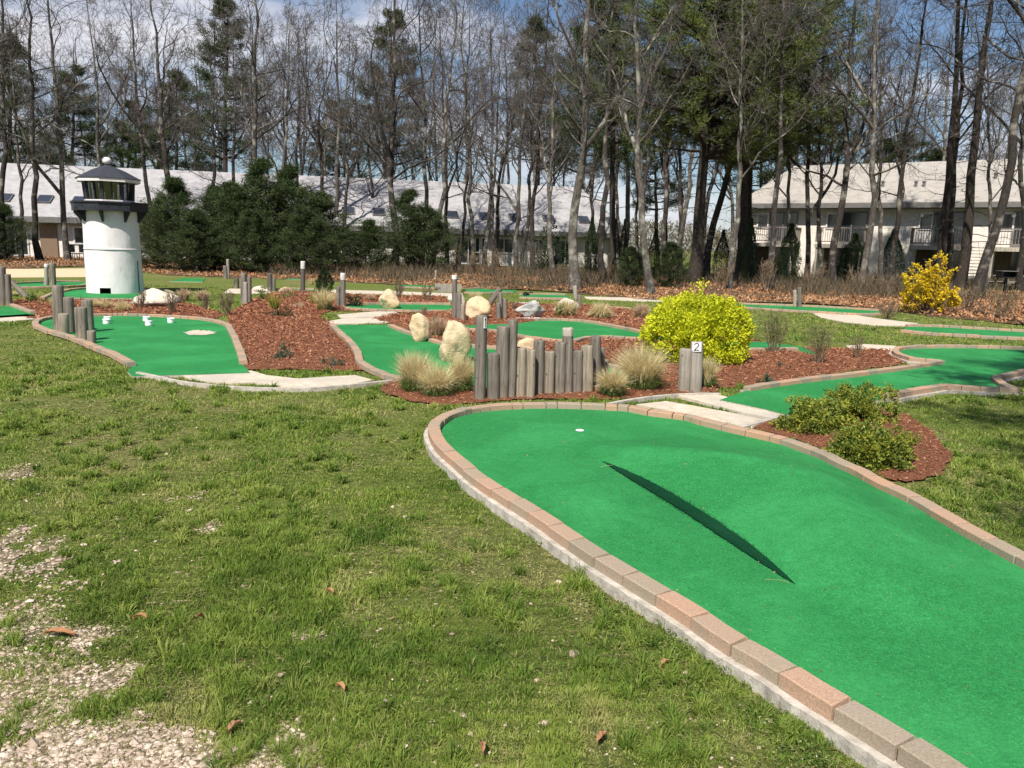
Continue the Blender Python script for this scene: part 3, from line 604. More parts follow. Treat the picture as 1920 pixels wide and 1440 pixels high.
def grass(n, y0, y1, W, H, name, label, power=2.):
    x, y = field(n, y0, y1, power)
    cl = vnoise(x, y, .17, 1)*.5+vnoise(x, y, .06, 2)*.25+vnoise(x, y, .9, 6)*.35
    thin = gravelness(x, y); keep = rng.random(n) < np.clip((cl-.33)*3.0, .6, 1)*(1-.55*thin)
    x, y, cl, thin = x[keep], y[keep], cl[keep], thin[keep]; ok = allowed(x, y, .012); x, y, cl, thin = x[ok], y[ok], cl[ok], thin[ok]
    dm_ = np.clip((vnoise(x, y, .55, 51)*.6+vnoise(x, y, .16, 52)*.4-.50)*6, 0, 1); kp = rng.random(len(x)) > .55*dm_; x, y, cl, thin = x[kp], y[kp], cl[kp], thin[kp]; dm_ = dm_[kp]
    k = len(x); cl0 = cl; tuft = np.clip((cl-.42)*2.6, 0, 1)
    h = H*(.35+.9*tuft)*rng.uniform(.5,1.25,k)*(1-.45*thin)*(1-.4*dm_); lean = rng.uniform(.15,1.15,k)
    ix = np.floor(x/.09); iy = np.floor(y/.09); az0 = np.arctan2(y-(iy+.5)*.09, x-(ix+.5)*.09); az = az0+rng.normal(size=k)*.9
    wv = W*(np.maximum(y, 2.2)/3.)**.9*rng.uniform(.6,1.3,k)
    V, Q, T3 = blades(np.column_stack([x, y, np.zeros(k)]), h, wv, lean, az)
    dry = vnoise(x, y, .8, 9)*.55+vnoise(x, y, .22, 10)*.45+.25*np.clip((cl0-.5)*-2, 0, 1)
    r = np.clip(.30+.62*(vnoise(x,y,.36,8)-.5)+.25*rng.normal(size=k)*.5+np.clip(dry-.52,0,1)*.9+.12*thin+.38*dm_+.35*(vnoise(x,y,.11,53)-.5), 0, 1); r = np.where(rng.random(k) < .035+.16*np.clip(dry-.45,0,1)*2+.1*thin, rng.uniform(.85,1,k), r)
    m = MB(); m.add(V, Q, r); m.F.append((T3, r, np.zeros(k))); return tag(m.build(name, M['grass']), label, kind='stuff')
grass(900000, 1.35, 7.5, .0045, .044, 'grass', 'tufty green lawn grass in the foreground', 1.6)
grass(330000, 7.5, 26, .0046, .05, 'grass', 'green lawn grass farther off between beds and greens', 1.7)
# distinct tufts of longer grass
nt_ = 5200; x, y = field(nt_, 1.35, 11, 1.7); dn = vnoise(x, y, .7, 41)*.6+vnoise(x, y, .2, 42)*.4; ok = (rng.random(nt_) < np.clip((dn-.38)*4, .06, 1)*(1-.7*gravelness(x, y))) & allowed(x, y, .05); x, y = x[ok], y[ok]; nt_ = len(x); nb = 58
rad = rng.uniform(.012,.04,nt_); hh = rng.uniform(.045,.095,nt_)*(1+.15*(y > 5)); az = rng.uniform(0, 2*PI, (nt_,nb)); rr = rad[:,None]*np.sqrt(rng.random((nt_,nb)))
Bt = np.stack([x[:,None]+rr*np.cos(az), y[:,None]+rr*np.sin(az), 0*az], -1).reshape(-1,3); ln = np.clip(.25+rr/rad[:,None]*.8+rng.normal(size=rr.shape)*.25, .05, 1.5)
V, Q, T3 = blades(Bt, (hh[:,None]*rng.uniform(.5,1.15,rr.shape)).ravel(), (.0042*np.maximum(y,2.2)/3)[:,None].repeat(nb,1).ravel(), ln.ravel(), (az+rng.normal(size=az.shape)*.35).ravel(), .8)
r_ = np.clip(rng.uniform(.0,.75,nt_)[:,None]+rng.normal(size=rr.shape)*.12, 0, 1); r_ = np.where(rng.random(rr.shape) < .05, .95, r_).ravel()
m = MB(); m.add(V, Q, r_); m.F.append((T3, r_, np.zeros(len(r_)))); tag(m.build('tall_grass', M['grass']), 'longer grass tufts standing out of the near lawn', kind='stuff')
def thatch(n, y0, y1, L, name, label, power):
    x, y = field(n, y0, y1, power); ok = allowed(x, y, .0); x, y = x[ok], y[ok]; d = vnoise(x, y, .6, 21)*.6+vnoise(x, y, .15, 22)*.4; ok = rng.random(len(x)) < np.clip((d-.3)*2.2, .1, 1); x, y = x[ok], y[ok]; k = len(x)
    a = rng.uniform(0, 2*PI, k); D = norm(np.column_stack([np.cos(a), np.sin(a), rng.uniform(-.05,.35,k)])); s_ = np.maximum(y, 2.2)/3
    V, Q = cards(np.column_stack([x, y, rng.uniform(.003,.012,k)]), D, L*rng.uniform(.4,1.3,k)*s_**.4, .0032*s_**.9, .0); m = MB(); m.add(V, Q, rng.random(k)); return tag(m.build(name, M['thatch']), label, kind='stuff')
M['thatch'] = pmat('thatch', (.22,.18,.08), (.36,.30,.15), 6, .9, 0, rnd=[(.12,.10,.04),(.28,.235,.11),(.42,.36,.19)], trans=.2)
thatch(150000, 1.35, 8, .026, 'dead_grass', 'dry straw coloured thatch lying in the near lawn', 1.5)
thatch(60000, 8, 24, .03, 'dead_grass', 'dry straw coloured thatch in the farther lawn', 1.6)
# clover / weeds by the brick rim at the bottom
def leafscatter(x, y, zf, L, mat, name, label, spread=.5, upb=.4, parent=None, rnd=None):
    k = len(x); D = norm(np.column_stack([rng.normal(size=(k,2)), np.abs(rng.normal(size=k))*upb])); V, Q = cards(np.column_stack([x, y, zf]), D, L*rng.uniform(.5,1.3,k), L*rng.uniform(.35,.8,k), .12)
    m = MB(); m.add(V, Q, rng.random(k) if rnd is None else rnd); return tag(m.build(name, M[mat]), label, kind='stuff')
edge = catmull(GPx(LEFT, 0), 8)[:130]; i = rng.integers(0, len(edge)-1, 26000); f = rng.random(26000)[:,None]; p = edge[i]*(1-f)+edge[i+1]*f
T = norm(edge[i+1]-edge[i]); nn = np.stack([-T[:,1], T[:,0]], 1); 
if inpoly(np.array([(edge[10]+nn[0]*.3)[0]]), np.array([(edge[10]+nn[0]*.3)[1]]), poly1)[0]: nn = -nn
q = p+nn*(np.abs(rng.normal(size=26000))*.16+.075)[:,None]; kk = (vnoise(q[:,0],q[:,1],.16,12) > .55) & (q[:,1] < 4.2) & allowed(q[:,0], q[:,1], .02); q = q[kk]
leafscatter(q[:,0], q[:,1], rng.uniform(.004,.03,len(q)), .013, 'olive', 'clover', 'low clover and weeds along the brick rim')
# pebbles
k = 190000; x, y = field(k, 1.35, 6.5, 1.6); gn = gravelness(x, y); kk = (rng.random(k) < np.clip(gn*1.15-.2, 0.008, .9)) & allowed(x, y, .02); x, y = x[kk], y[kk]; k = len(x)
ico = np.array([(0,0,1),(.894,0,.447),(.276,.851,.447),(-.724,.526,.447),(-.724,-.526,.447),(.276,-.851,.447),(.724,.526,-.3),(-.276,.851,-.3),(-.894,0,-.3),(-.276,-.851,-.3),(.724,-.526,-.3)])
fi = np.array([(0,1,2),(0,2,3),(0,3,4),(0,4,5),(0,5,1),(1,6,2),(2,7,3),(3,8,4),(4,9,5),(5,10,1),(2,6,7),(3,7,8),(4,8,9),(5,9,10),(1,10,6)])
sz = rng.lognormal(-5.25, .42, k); th = rng.uniform(0, 2*PI, k); c_, s_ = np.cos(th), np.sin(th)
V = ico[None]*np.stack([sz*rng.uniform(.8,1.5,k), sz, sz*rng.uniform(.4,.75,k)], 1)[:,None]*(1+.18*rng.normal(size=(k,11,1)))
V = np.stack([V[...,0]*c_[:,None]-V[...,1]*s_[:,None]+x[:,None], V[...,0]*s_[:,None]+V[...,1]*c_[:,None]+y[:,None], V[...,2]+.003], -1)
m = MB(); m.add(V.reshape(-1,3), (np.arange(k)[:,None,None]*11+fi[None]).reshape(-1,3), np.repeat(rng.random(k), 15)); tag(m.build('pebbles', M['pebble']), 'loose pale pebbles among thin grass at lower left', kind='stuff')
# bark chips
VS = MB()
for P, h, _z, _r, _l in BEDS:
    mn, mx = P.min(0), P.max(0); ar = np.prod(mx-mn); k = int(min(260000, ar*1500)); x = rng.uniform(mn[0], mx[0], k); y = rng.uniform(mn[1], mx[1], k)
    kk = rng.random(k) < np.clip((8/np.maximum(y,5))**1.6, .06, 1); x, y = x[kk], y[kk]; kk = inpoly(x, y, P); x, y = x[kk], y[kk]
    for g in (poly1, p2, p3, p4, p5, p6, p7, p8, p9):
        kk = ~(inpoly(x, y, g) | (edist(x, y, g) < .06)); x, y = x[kk], y[kk]
    k = len(x); z = .006+bed_h(P, h)(x, y)
    D = norm(np.column_stack([rng.normal(size=(k,2)), rng.normal(size=k)*.35])); s_ = np.maximum(y/8, .8)
    V, Q = cards(np.column_stack([x, y, z+.006]), D, rng.uniform(.014,.05,k)*s_, rng.uniform(.006,.014,k)*s_, .05); VS.add(V, Q, rng.random(k)**1.3)
tag(VS.build('bark_chips', M['chips']), 'loose red bark chips covering the mulch beds', kind='stuff')
M['undergrowth'] = pmat('undergrowth', (.05,.04,.025), (.16,.12,.075), .6, .9, 0, rnd=[(.03,.032,.016),(.09,.07,.04),(.22,.16,.10)], trans=.1)
# fallen leaves in the belt
mn, mx = LBP.min(0), LBP.max(0); k = 260000; x = rng.uniform(mn[0], mx[0], k); y = rng.uniform(mn[1], mx[1], k); kk = inpoly(x, y, LBP) & (np.abs(x) < y*.75) & (vnoise(x, y, 1.3, 14)+.5*rng.random(k) > .62); x, y = x[kk], y[kk]
kk = rng.random(len(x)) < np.clip((24/np.maximum(y,10))**.9, 0, 1); x, y = x[kk], y[kk]
leafscatter(x, y, rng.uniform(.01,.09,len(x)), .11, 'litter', 'fallen_leaves', 'brown and orange fallen leaves along the tree line', upb=.6)
k = 90000; y = rng.uniform(27, 50, k); x = rng.uniform(-.72, .72, k)*y; dn_ = vnoise(x, y, 2.2, 61)*.6+vnoise(x, y, .7, 62)*.4; wl = inpoly(x, y, LBP) | (y > 38); kk = wl & (rng.random(k) < np.clip((dn_-.44)*5, 0, 1)) & ~((y > 36) & (x < -12)) & allowed(x, y) if False else wl & (rng.random(k) < np.clip((dn_-.44)*5, 0, 1)) & (x > -11)
x, y, dn_ = x[kk], y[kk], dn_[kk]; k = len(x); D = norm(np.column_stack([rng.normal(size=(k,2))*.45, np.ones(k)])); V, Q = cards(np.column_stack([x, y, rng.random(k)*.12]), D, rng.uniform(.2,.75,k)*np.clip(dn_*1.6-.2,.3,1), rng.uniform(.012,.03,k)); m = MB(); m.add(V, Q, rng.random(k)); tag(m.build('undergrowth', M['undergrowth']), 'low dark brown undergrowth between the tree trunks', kind='stuff')
# single fallen leaves on the near lawn
for k, (px, py, s, lab) in enumerate(((113,1198,.085,'long rusty dead leaf near the gravel at lower left'),(262,1168,.05,'curled tan leaf on the grass above the gravel'),(375,1167,.035,'small tan leaf in the left grass'),(617,1119,.04,'upright dead leaf beside a dark grass tuft'),(60,803,.05,'pale leaf on the far left lawn'),(638,1300,.045,'brown leaf standing in long grass near the bottom'),(1128,1395,.05,'brown leaf at the bottom near the brick rim'),(905,1415,.045,'brown leaf low in the bottom grass'),(1247,1255,.045,'tan leaf tucked beside the brick footing'),(440,1375,.05,'pale flat stone-like leaf at the edge of the pebbles'))):
    p = G(px, py); a = rng.uniform(0, PI); m = MB(); nseg = 6
    sp = [(t_, .5*math.sin(PI*min(1, t_*.92+.06))**.8*(1 if i_ % 2 else .7)) for i_, t_ in enumerate(np.linspace(0, 1, nseg+1))]
    V = []
    for t_, w_ in sp:
        for sd_ in (-1, 0, 1):
            X, Y = (t_-.5)*s*1.4, sd_*w_*s*.5; V.append((X*math.cos(a)-Y*math.sin(a), X*math.sin(a)+Y*math.cos(a), .012+abs(sd_)*.014+.01*math.sin(t_*4)))
    F_ = [(i_*3+j, i_*3+3+j, i_*3+4+j, i_*3+1+j) for i_ in range(nseg) for j in (0, 1)]
    o = m.add(V, F_, .45+.05*k).build('dead_leaf', M['litter'], None, (p[0], p[1], .008)); tag(o, lab, 'leaf', 'single dead leaves on the near lawn')
# ================================================================== POSTS
M['whitewash'] = pmat('whitewash', (.40,.37,.33), (.68,.66,.62), 14, .85, .4, 40, mscale=(1,1,.4), bdist=.004)
def post(tx, ty, bx, by, wpx, label, mat='post', group='weathered grey posts', white=0, zb=0, name='wooden_post', digit=None, dirpx=None, off=0):
    b = G(bx, by, zb); b = Vector((b.x, b.y+off, zb)); t = AT(tx, ty, b.y); k = mpp(b); r = wpx*k/2*.98
    H = (t-b).length; D = (t-b)/H; root = None
    n = 14; prof = []; K = max(5, int(H/.06)); zs = np.linspace(-.06, H-.012, K)
    a = np.arange(n)/n*2*PI; ph = rng.uniform(0, 9); ra = 1+.035*np.sin(2*a+ph)+.02*np.sin(5*a+ph*2)
    rings = [np.stack([r*ra*(1.03-.06*z/H)*np.cos(a)*(1+.012*rng.normal()), r*ra*(1.03-.06*z/H)*np.sin(a), np.full(n, z)], 1) for z in zs]
    rings.append(np.stack([r*.9*ra*np.cos(a), r*.9*ra*np.sin(a), np.full(n, H)+.004*np.sin(3*a+ph)], 1))
    V = np.concatenate(rings); m = MB(); K = len(rings); i = np.arange(K-1)[:,None]*n; j = np.arange(n)[None]; j2 = (j+1) % n
    Q = np.stack([i+j, i+j2, i+n+j2, i+n+j], -1).reshape(-1,4)
    mid = ((i*0)+np.arange(K-1)[:,None]+0*j).reshape(-1)
    mi = np.where(white and True, (zs.tolist()+[H])[0]*0, 0)
    m.V.append(V); m.n = len(V); cen = V[Q].mean(1)[:,2]
    m.F.append((Q, np.full(len(Q), .5), (cen > H-white).astype(int) if white else np.zeros(len(Q), int)))
    m.F.append((np.array([list(range((K-1)*n, K*n))]), np.array([.5]), np.array([1 if white else 0])))
    mats = [M[mat]]+([M['post_pale' if group == GW else 'whitewash']] if white else [])
    q = D.to_track_quat('Z', 'Y'); q = Vector((0,0,1)).rotation_difference(D)
    if digit is None:
        o = m.build(name, mats, None, b, smooth='cap'); o.rotation_mode = 'QUATERNION'; o.rotation_quaternion = q; return tag(o, label, 'post', group)
    root = empty(name, b, label, 'post', group); root.rotation_mode = 'QUATERNION'; root.rotation_quaternion = q
    m.build('log', mats, root, smooth='cap')
    ang = math.atan2(-b.y, -b.x) + digit.get('turn', 0); pw, phh = digit['size']; zc = H-phh/2+digit.get('dz', 0)
    pm = MB(); curve = 7; V = []; rr = r*1.055
    half = pw/rr/2
    for lay in (rr, rr+.004):
        for kz in (-1, 1):
            for c in range(curve+1):
                aa = ang-half+2*half*c/curve; V.append((lay*math.cos(aa), lay*math.sin(aa), zc+kz*phh/2))
    c1_ = curve+1; F_ = []
    for c in range(curve): F_ += [(2*c1_+c, 2*c1_+c+1, 3*c1_+c+1, 3*c1_+c), (c, c1_+c, c1_+c+1, c+1), (c1_+c, 3*c1_+c, 3*c1_+c+1, c1_+c+1), (c, c+1, 2*c1_+c+1, 2*c1_+c)]
    F_ += [(0, 2*c1_, 3*c1_, c1_), (curve, c1_+curve, 3*c1_+curve, 2*c1_+curve)]
    pl = pm.add(V, F_).build('number_plate', M['white'], root)
    def pt(u, v): aa = ang+u*half*1.9; return Vector(((rr+.0055)*math.cos(aa), (rr+.0055)*math.sin(aa), zc+v*phh))
    st = digit['stroke']; L = catmull(st, 8); dm = MB(); wst = digit['w']
    T = np.gradient(L, axis=0); T[:,0] *= pw; T[:,1] *= phh; T /= np.linalg.norm(T, axis=1, keepdims=True)+1e-9; V = []
    for (u, v), tt in zip(L, T):
        wv = wst*rng.uniform(.8, 1.1)
        V.append(pt(u+tt[1]*wv/pw, v-tt[0]*wv/phh)); V.append(pt(u-tt[1]*wv/pw, v+tt[0]*wv/phh))
    dm.add([tuple(v) for v in V], [(2*i, 2*i+2, 2*i+3, 2*i+1) for i in range(len(L)-1)]).build('numeral', M['metal'], pl)
    return root
GW = 'upright logs of the palisade beside number one'
one = [(-.18,.22),(-.02,.36),(.06,.42),(.05,.1),(.04,-.2),(.03,-.42)]
two = [(-.24,.22),(-.12,.38),(.08,.38),(.17,.22),(.08,.0),(-.1,-.2),(-.26,-.38),(-.08,-.33),(.24,-.36)]
post(903, 591, 899, 751, 23, 'tallest palisade log at its left end carrying a white plate with the number 1', group=GW, digit=dict(size=(.036,.115), turn=.62, dz=-.012, stroke=one, w=.0045))
wall = [(925,662,925,750,22,'post','short log right beside the tall number 1 log',0),(944,612,941,748,23,'post','dark thick log, third from the left of the palisade',0),(962,599,957,747,17,'post','second tallest palisade log, thin and slightly leaning right',0),
 (977,652,975,746,19,'post_warm','pale short log just right of the tall thin leaning one',0),(996,656,994,747,16,'post_warm','narrow short log in front of the small tan rock',0),(1011,638,1009,742,19,'post','medium log covering the right edge of the small tan rock',0),
 (1031,659,1029,742,18,'post_warm','short yellowish log in the middle of the palisade',0),(1051,642,1049,741,20,'post','medium grey log left of the bleached-top palisade log',0),(1065,615,1063,740,19,'post','tallest slim log in the right half of the palisade, bleached at its top',.085),
 (1083,657,1082,740,18,'post','short log just right of the bleached-top palisade log',0),(1101,648,1100,739,21,'post_warm','wide yellow-grey log near the right end of the palisade',0),(1117,630,1115,733,19,'post','tall log set behind, near the right end of the palisade',0),
 (1129,652,1127,727,11,'post','thin log second from the right end of the palisade',0),(1137,674,1135,722,8,'post_warm','thinnest shortest log at the right end of the palisade',0)]
for tx,ty,bx,by,wv,mt,lab,wh in wall: post(tx,ty,bx,by,wv*1.14,lab,mt,GW,wh)
post(1286,654,1282,736,23,'short pale post left of and touching the number 2 post','post_pale','pair of posts at the second tee')
post(1307,641,1303,737,24,'pale post carrying a white plate with the number 2','post_pale','pair of posts at the second tee',white=0,digit=dict(size=(.105,.105), turn=.0, dz=.004, stroke=two, w=.0052))
LG = 'posts standing on the left putting green'
for a in [(108,535,112,622,20,'post','tallest post on the left green with a pale bare top'),(119,588,120,626,18,'post_warm','short stub in front of the tallest post on the left green'),(128,557,131,622,19,'post','dark medium post behind the stub on the left green'),
          (151,576,155,639,22,'post','thick tapering post in the middle of the left green cluster'),(163,562,167,622,20,'post','tall rear post at the right of the left green cluster'),(171,620,172,643,16,'post_warm','smallest stub at the right end of the left green cluster')]:
    post(*a[:5], a[6], a[5], LG, zb=.03)
FG = 'posts at the left edge of the frame'
post(4,500,6,573,12,'post cut by the left edge of the photo','post',FG); post(14,514,17,573,11,'grey post second from the left edge','post',FG)
post(20,527,50,558,10,'log leaning over against the posts at the left edge','post',FG)
BG = 'posts around the back greens'
for a in [(87,495,87,536,8,'post_pale','white-topped post left of the lighthouse',.09),(98,493,99,536,11,'post','bluish grey post touching the white-topped one left of the lighthouse',0),
 (427,486,428,522,6,'post_pale','thin pale post right of the lighthouse behind the green ramp',0),(422,498,423,523,8,'post','short grey post before the thin pale one right of the lighthouse',0),
 (443,521,443,540,10,'post_dark','short black stump left of the three clustered posts',0),(457,512,457,569,12,'post','tallest of three clustered posts between the lighthouse and the spruce',0),(467,519,467,569,9,'post','right post of the three clustered near the shrub bed',0),(460,529,461,571,9,'post_pale','short yellowish front post of the three clustered ones',0),
 (506,512,506,546,10,'post_dark','brown post left of the dark white-topped post',0),(513,521,513,546,8,'post','short grey post paired with the brown one',0),(568,490,568,551,9,'post_dark','tall dark post with a white top left of the little spruce',.22),
 (643,512,643,576,10,'post','grey post with a white top right of the little spruce',.17),(634,537,634,576,8,'post','short post touching the white-topped one right of the spruce',0),(817,507,817,527,4,'post_pale','thin white post before the far leaf litter',0),
 (852,516,852,600,10,'post','tall pale-capped post behind the tan boulders',.07),(860,550,861,603,11,'post','forked grey post in the centre cluster',0),(868,570,867,606,9,'post_warm','short post at the right of the centre cluster',0),
 (938,540,913,577,10,'post','log leaning right on top of the wide tan boulder',0),(937,548,938,602,10,'post','tall post right of the wide tan boulder',0),(946,560,947,602,8,'post','thin post right of the tall one by the wide tan boulder',0),(934,568,935,603,9,'post','short front post by the wide tan boulder',0),
 (1078,536,1079,562,8,'post_pale','weathered white stump behind the pale flat rock',0),(1086,553,1086,581,9,'post','crooked grey stump beside the pale flat rock',0),(1490,544,1490,574,7,'post_pale','shorter of two pale posts at the shaded far right green',0),(1499,539,1499,577,8,'post','taller of two pale posts at the shaded far right green',0)]:
    post(*a[:5], a[6], a[5], BG, a[7])
# low board wall
b0 = G(815,547); b1 = G(866,549); m = MB(); kx = 9
root = empty('board_wall', ((b0.x+b1.x)/2, (b0.y+b1.y)/2, 0), 'low weathered grey board wall among the far greens', 'wall')
for i in range(kx):
    p = b0+(b1-b0)*(i+.5)/kx; m.box((p.x-root.location.x, p.y-root.location.y, .12+.01*rng.normal()), ((b1-b0).length/kx*.93, .05, .30), rnd=rng.random())
m.build('boards', M['post_pale'], root)
m = MB(); m.box((0, .06, .14), ((b1-b0).length, .06, .06)); m.build('rail', M['post'], root)

# ================================================================== ROCKS
def rock(x0, x1, yt, yb, label, mat='rock_tan', seed=0, tilt=0, thick=.7, sx=None, zb=0, shape=None):
    b = G((x0+x1)/2, yb, zb); k = mpp(b); W = (x1-x0)*k; H = (yb-yt)*k*1.02; D = min(W, H)*thick if not sx else sx
    n1, n2 = 40, 28; r_ = np.random.default_rng(seed+5)
    u = np.arange(n1)/n1*2*PI; v = np.linspace(0, PI, n2); U, Vv = np.meshgrid(u, v); 
    d = np.stack([np.sin(Vv)*np.cos(U), np.sin(Vv)*np.sin(U), np.cos(Vv)], -1)
    planes = norm(r_.normal(size=(12,3))*np.array([1,1.2,1])); off = r_.uniform(.55,.9,12)
    dots = d@planes.T; rad = np.minimum(1.06, (off/np.maximum(dots, .05)).min(-1)); 
    for s, am in ((1.3,.045),(3.1,.02),(8,.012),(17,.006)):
        rad += am*(np.sin(d[...,0]*s*3+seed)*np.cos(d[...,1]*s*2.7+seed*2)+np.sin(d[...,2]*s*3.1+d[...,0]*s+seed*3))
    P = d*rad[...,None]; mn = P.reshape(-1,3).min(0); mx = P.reshape(-1,3).max(0)
    P = (P-(mn+mx)/2)/(mx-mn); P = P*np.array([W, D, H*1.08])
    if shape: P = shape(P, W, D, H)
    c_, s_ = math.cos(tilt), math.sin(tilt); X = P[...,0]*c_+P[...,2]*s_; Z = -P[...,0]*s_+P[...,2]*c_; P = np.stack([X, P[...,1], Z+H*.46], -1)
    i = np.arange(n2-1)[:,None]*n1; j = np.arange(n1)[None]; j2 = (j+1) % n1
    m = MB(); m.add(P.reshape(-1,3), np.stack([i+j, i+n1+j, i+n1+j2, i+j2], -1).reshape(-1,4), .5)
    o = m.build('boulder', M[mat], None, (b.x, b.y+D*.4, zb), smooth=True); return tag(o, label, 'boulder', 'boulders set along the course')
rock(764,806,588,642,'tall tan boulder standing at the edge of the middle green', seed=1, zb=.02)
rock(823,883,605,681,'largest tan boulder, standing beside the palisade', seed=2, tilt=.12, zb=.02)
rock(708,750,543,580,'tan boulder leaning on the narrow green, wider at its foot', seed=3, shape=lambda P,W,D,H: np.stack([P[...,0]*(1-.28*P[...,2]/H)+.12*P[...,2], P[...,1], P[...,2]], -1))
rock(871,921,557,603,'wide tan boulder behind the palisade with a log leaning on it', seed=4)
rock(838,872,550,578,'pale small boulder half hidden behind the centre posts', 'rock_pale', 5)
rock(964,1023,560,600,'grey and white boulder leaning up to the right on the centre green', 'rock_grey', 7, shape=lambda P,W,D,H: np.stack([P[...,0], P[...,1], P[...,2]*(.72+.5*P[...,0]/W)+.28*H*(P[...,0]/W)], -1))
rock(968,1012,634,660,'small yellow-tan rock peeping over the palisade', seed=8)
rock(244,332,542,580,'long low pale boulder in front of the lighthouse', 'rock_pale', 9, thick=1.1)
rock(1038,1086,560,588,'pale flat-topped rock behind a spiky green plant', 'rock_pale', 10)
rock(472,502,536,548,'small low pale rock behind the shrub bed', 'rock_pale', 11)
rock(521,546,538,549,'small pinkish rock near the dark white-topped post', 'rock_tan', 12)
# white slab at the grey boulder
b = G(990,599,.03); m = MB(); m.box((0,0,.02), (46*mpp(b), .12, .035), rz=.35, rnd=.5); tag(m.build('stone_slab', M['white'], None, b), 'white slab lying at the foot of the grey and white boulder', 'slab')

# ================================================================== CUPS ON LEFT GREEN
cm = MB(); cm.lathe([(.0,.0),(.056,0),(.060,.012),(.060,.07),(.064,.075),(.064,.085),(.058,.088),(.05,.088),(.048,.03),(0,.028)], 20)
first = None
for x, y, lab in ((200,607,'front white cup of the pair at the left of the green'),(201.5,602.5,'rear white cup of the pair at the left of the green'),(274,602,'rear white cup of the middle pair on the green'),(279,610.5,'front white cup of the middle pair on the green'),(320.5,605,'single white cup at the right of the row')):
    p = G(x, y, .03)
    if first is None:
        first = o = empty('white_cup', p, lab, 'cup', 'white cups lying on the left green'); cm.build('shell', M['white_plastic'], o, smooth=False)
        r = MB(); r.lathe([(.061,.074),(.067,.076),(.067,.084),(.061,.086)], 20); r.build('rim', M['white_plastic'], o)
    else: o = dup(first, p, lab)
    o.rotation_euler = (rng.normal()*.05, rng.normal()*.05, rng.uniform(0, 6))

# ================================================================== LIGHTHOUSE
b = G(217, 552, .02); D0 = b.y+.75
base = Vector((AT(217,552,D0).x, D0, .02)); k = (AT(271,500,D0)-AT(163,500,D0)).length
LR = k/2*.875; PXM = LR*2/108
lh = empty('lighthouse', base, 'white round model lighthouse with a black gallery and lantern', 'lighthouse')
top = AT(214, 397, D0).z-base.z; seam = AT(216,467,D0).z-base.z
DH = 12.5*PXM; DW = 23*PXM; na = 64
ang0 = math.atan2(-base.y, -base.x)          # toward the camera
dang = ang0 - (215-187)/54*1.0*.58
# body with an arched notch cut out: skip quads in the notch
zs = [0, DH, seam-.02, seam, top]; rads = [LR*1.03, LR*1.02, LR*1.0, LR*1.0, LR*.985]
zs = [0, DH]+list(np.linspace(DH, seam, 7)[1:])+list(np.linspace(seam, top, 7)[1:])
m = MB(); V = []
for z in zs:
    for i in range(na):
        a = dang+(i-.5)/na*2*PI; r = LR*(1.03-.05*z/top)*(1+.006*math.sin(3*a+z*2)+.004*math.sin(7*a-z*5)); V.append((r*math.cos(a), r*math.sin(a), z))
nd = max(1, round(DW/(2*PI*LR/na)/2)); F_ = []
for kz in range(len(zs)-1):
    for i in range(na):
        i2 = (i+1) % na; rel = (i+na//2) % na-na//2
        if kz == 0 and -nd <= rel < nd: continue
        F_.append((kz*na+i, kz*na+i2, (kz+1)*na+i2, (kz+1)*na+i))
m.add(V, F_, .5); body = m.build('tower', M['tower_paint'], lh, smooth=True)
m = MB(); a0 = dang+(-nd-.5)/na*2*PI; a1 = dang+(nd-.5)/na*2*PI
def cp(a, r, z): return (r*math.cos(a), r*math.sin(a), z)
R1 = LR*1.02; R2 = LR*.55
m.add([cp(a0,R1,0),cp(a0,R2,0),cp(a0,R2,DH),cp(a0,R1,DH)], [(0,1,2,3)]); m.add([cp(a1,R1,0),cp(a1,R1,DH),cp(a1,R2,DH),cp(a1,R2,0)], [(0,1,2,3)])
m.add([cp(a0,R2,0),cp(a1,R2,0),cp(a1,R2,DH),cp(a0,R2,DH)], [(0,1,2,3)]); m.add([cp(a0,R1,DH),cp(a0,R2,DH),cp(a1,R2,DH),cp(a1,R1,DH)], [(0,1,2,3)])
m.build('ball_tunnel', M['dark_hole'], lh)
m = MB(); m.lathe([(LR*1.0,seam-.02),(LR*1.025,seam-.018),(LR*1.025,seam+.018),(LR*1.0,seam+.02)], 64); m.build('seam_band', M['white'], lh, smooth=True)
# drain pipe at the right
pa = ang0+.95; m = MB(); m.tube([cp(pa,LR*1.045,.02),cp(pa,LR*1.03,.9)], [.014,.014], 6); m.build('pipe', M['black'], lh)
GZ = top-.0; R8 = (1148-555)/4/2*PXM*1.03; rot = ang0+PI/8+.12
m = MB(); TH = 16*PXM; m.lathe([(0,GZ),(R8*.985,GZ),(R8*.985,GZ+TH),(R8*1.02,GZ+TH),(R8*1.02,GZ+TH+.04),(0,GZ+TH+.04)], 8, rot=rot); m.build('gallery', M['black'], lh)
for i in range(8):
    a = rot+(i+.0)*PI/4; m = MB(); ww = .045; t_ = np.array([-math.sin(a), math.cos(a)])*ww/2; V = []
    hb = 22*PXM
    for s_ in (-1, 1):
        for r, z in ((LR*.98, GZ-.002), (R8*.93, GZ-.002), (R8*.93, GZ-.05), (LR*.98+.03, GZ-hb), (LR*.98, GZ-hb)): V.append((r*math.cos(a)+s_*t_[0], r*math.sin(a)+s_*t_[1], z))
    m.add(V, [(5,6,7,8,9)]); m.F.append((np.array([[4,3,2,1,0]]), np.array([.5]), np.array([0]))); m.F.append((np.array([[i_, (i_+1)%5, (i_+1)%5+5, i_+5] for i_ in range(5)]), np.full(5,.5), np.zeros(5)))
    m.build('bracket', M['black'], lh)
LZ0 = GZ+TH+.04; LZ1 = AT(212,343,D0).z-base.z; RL = 46*PXM*1.02
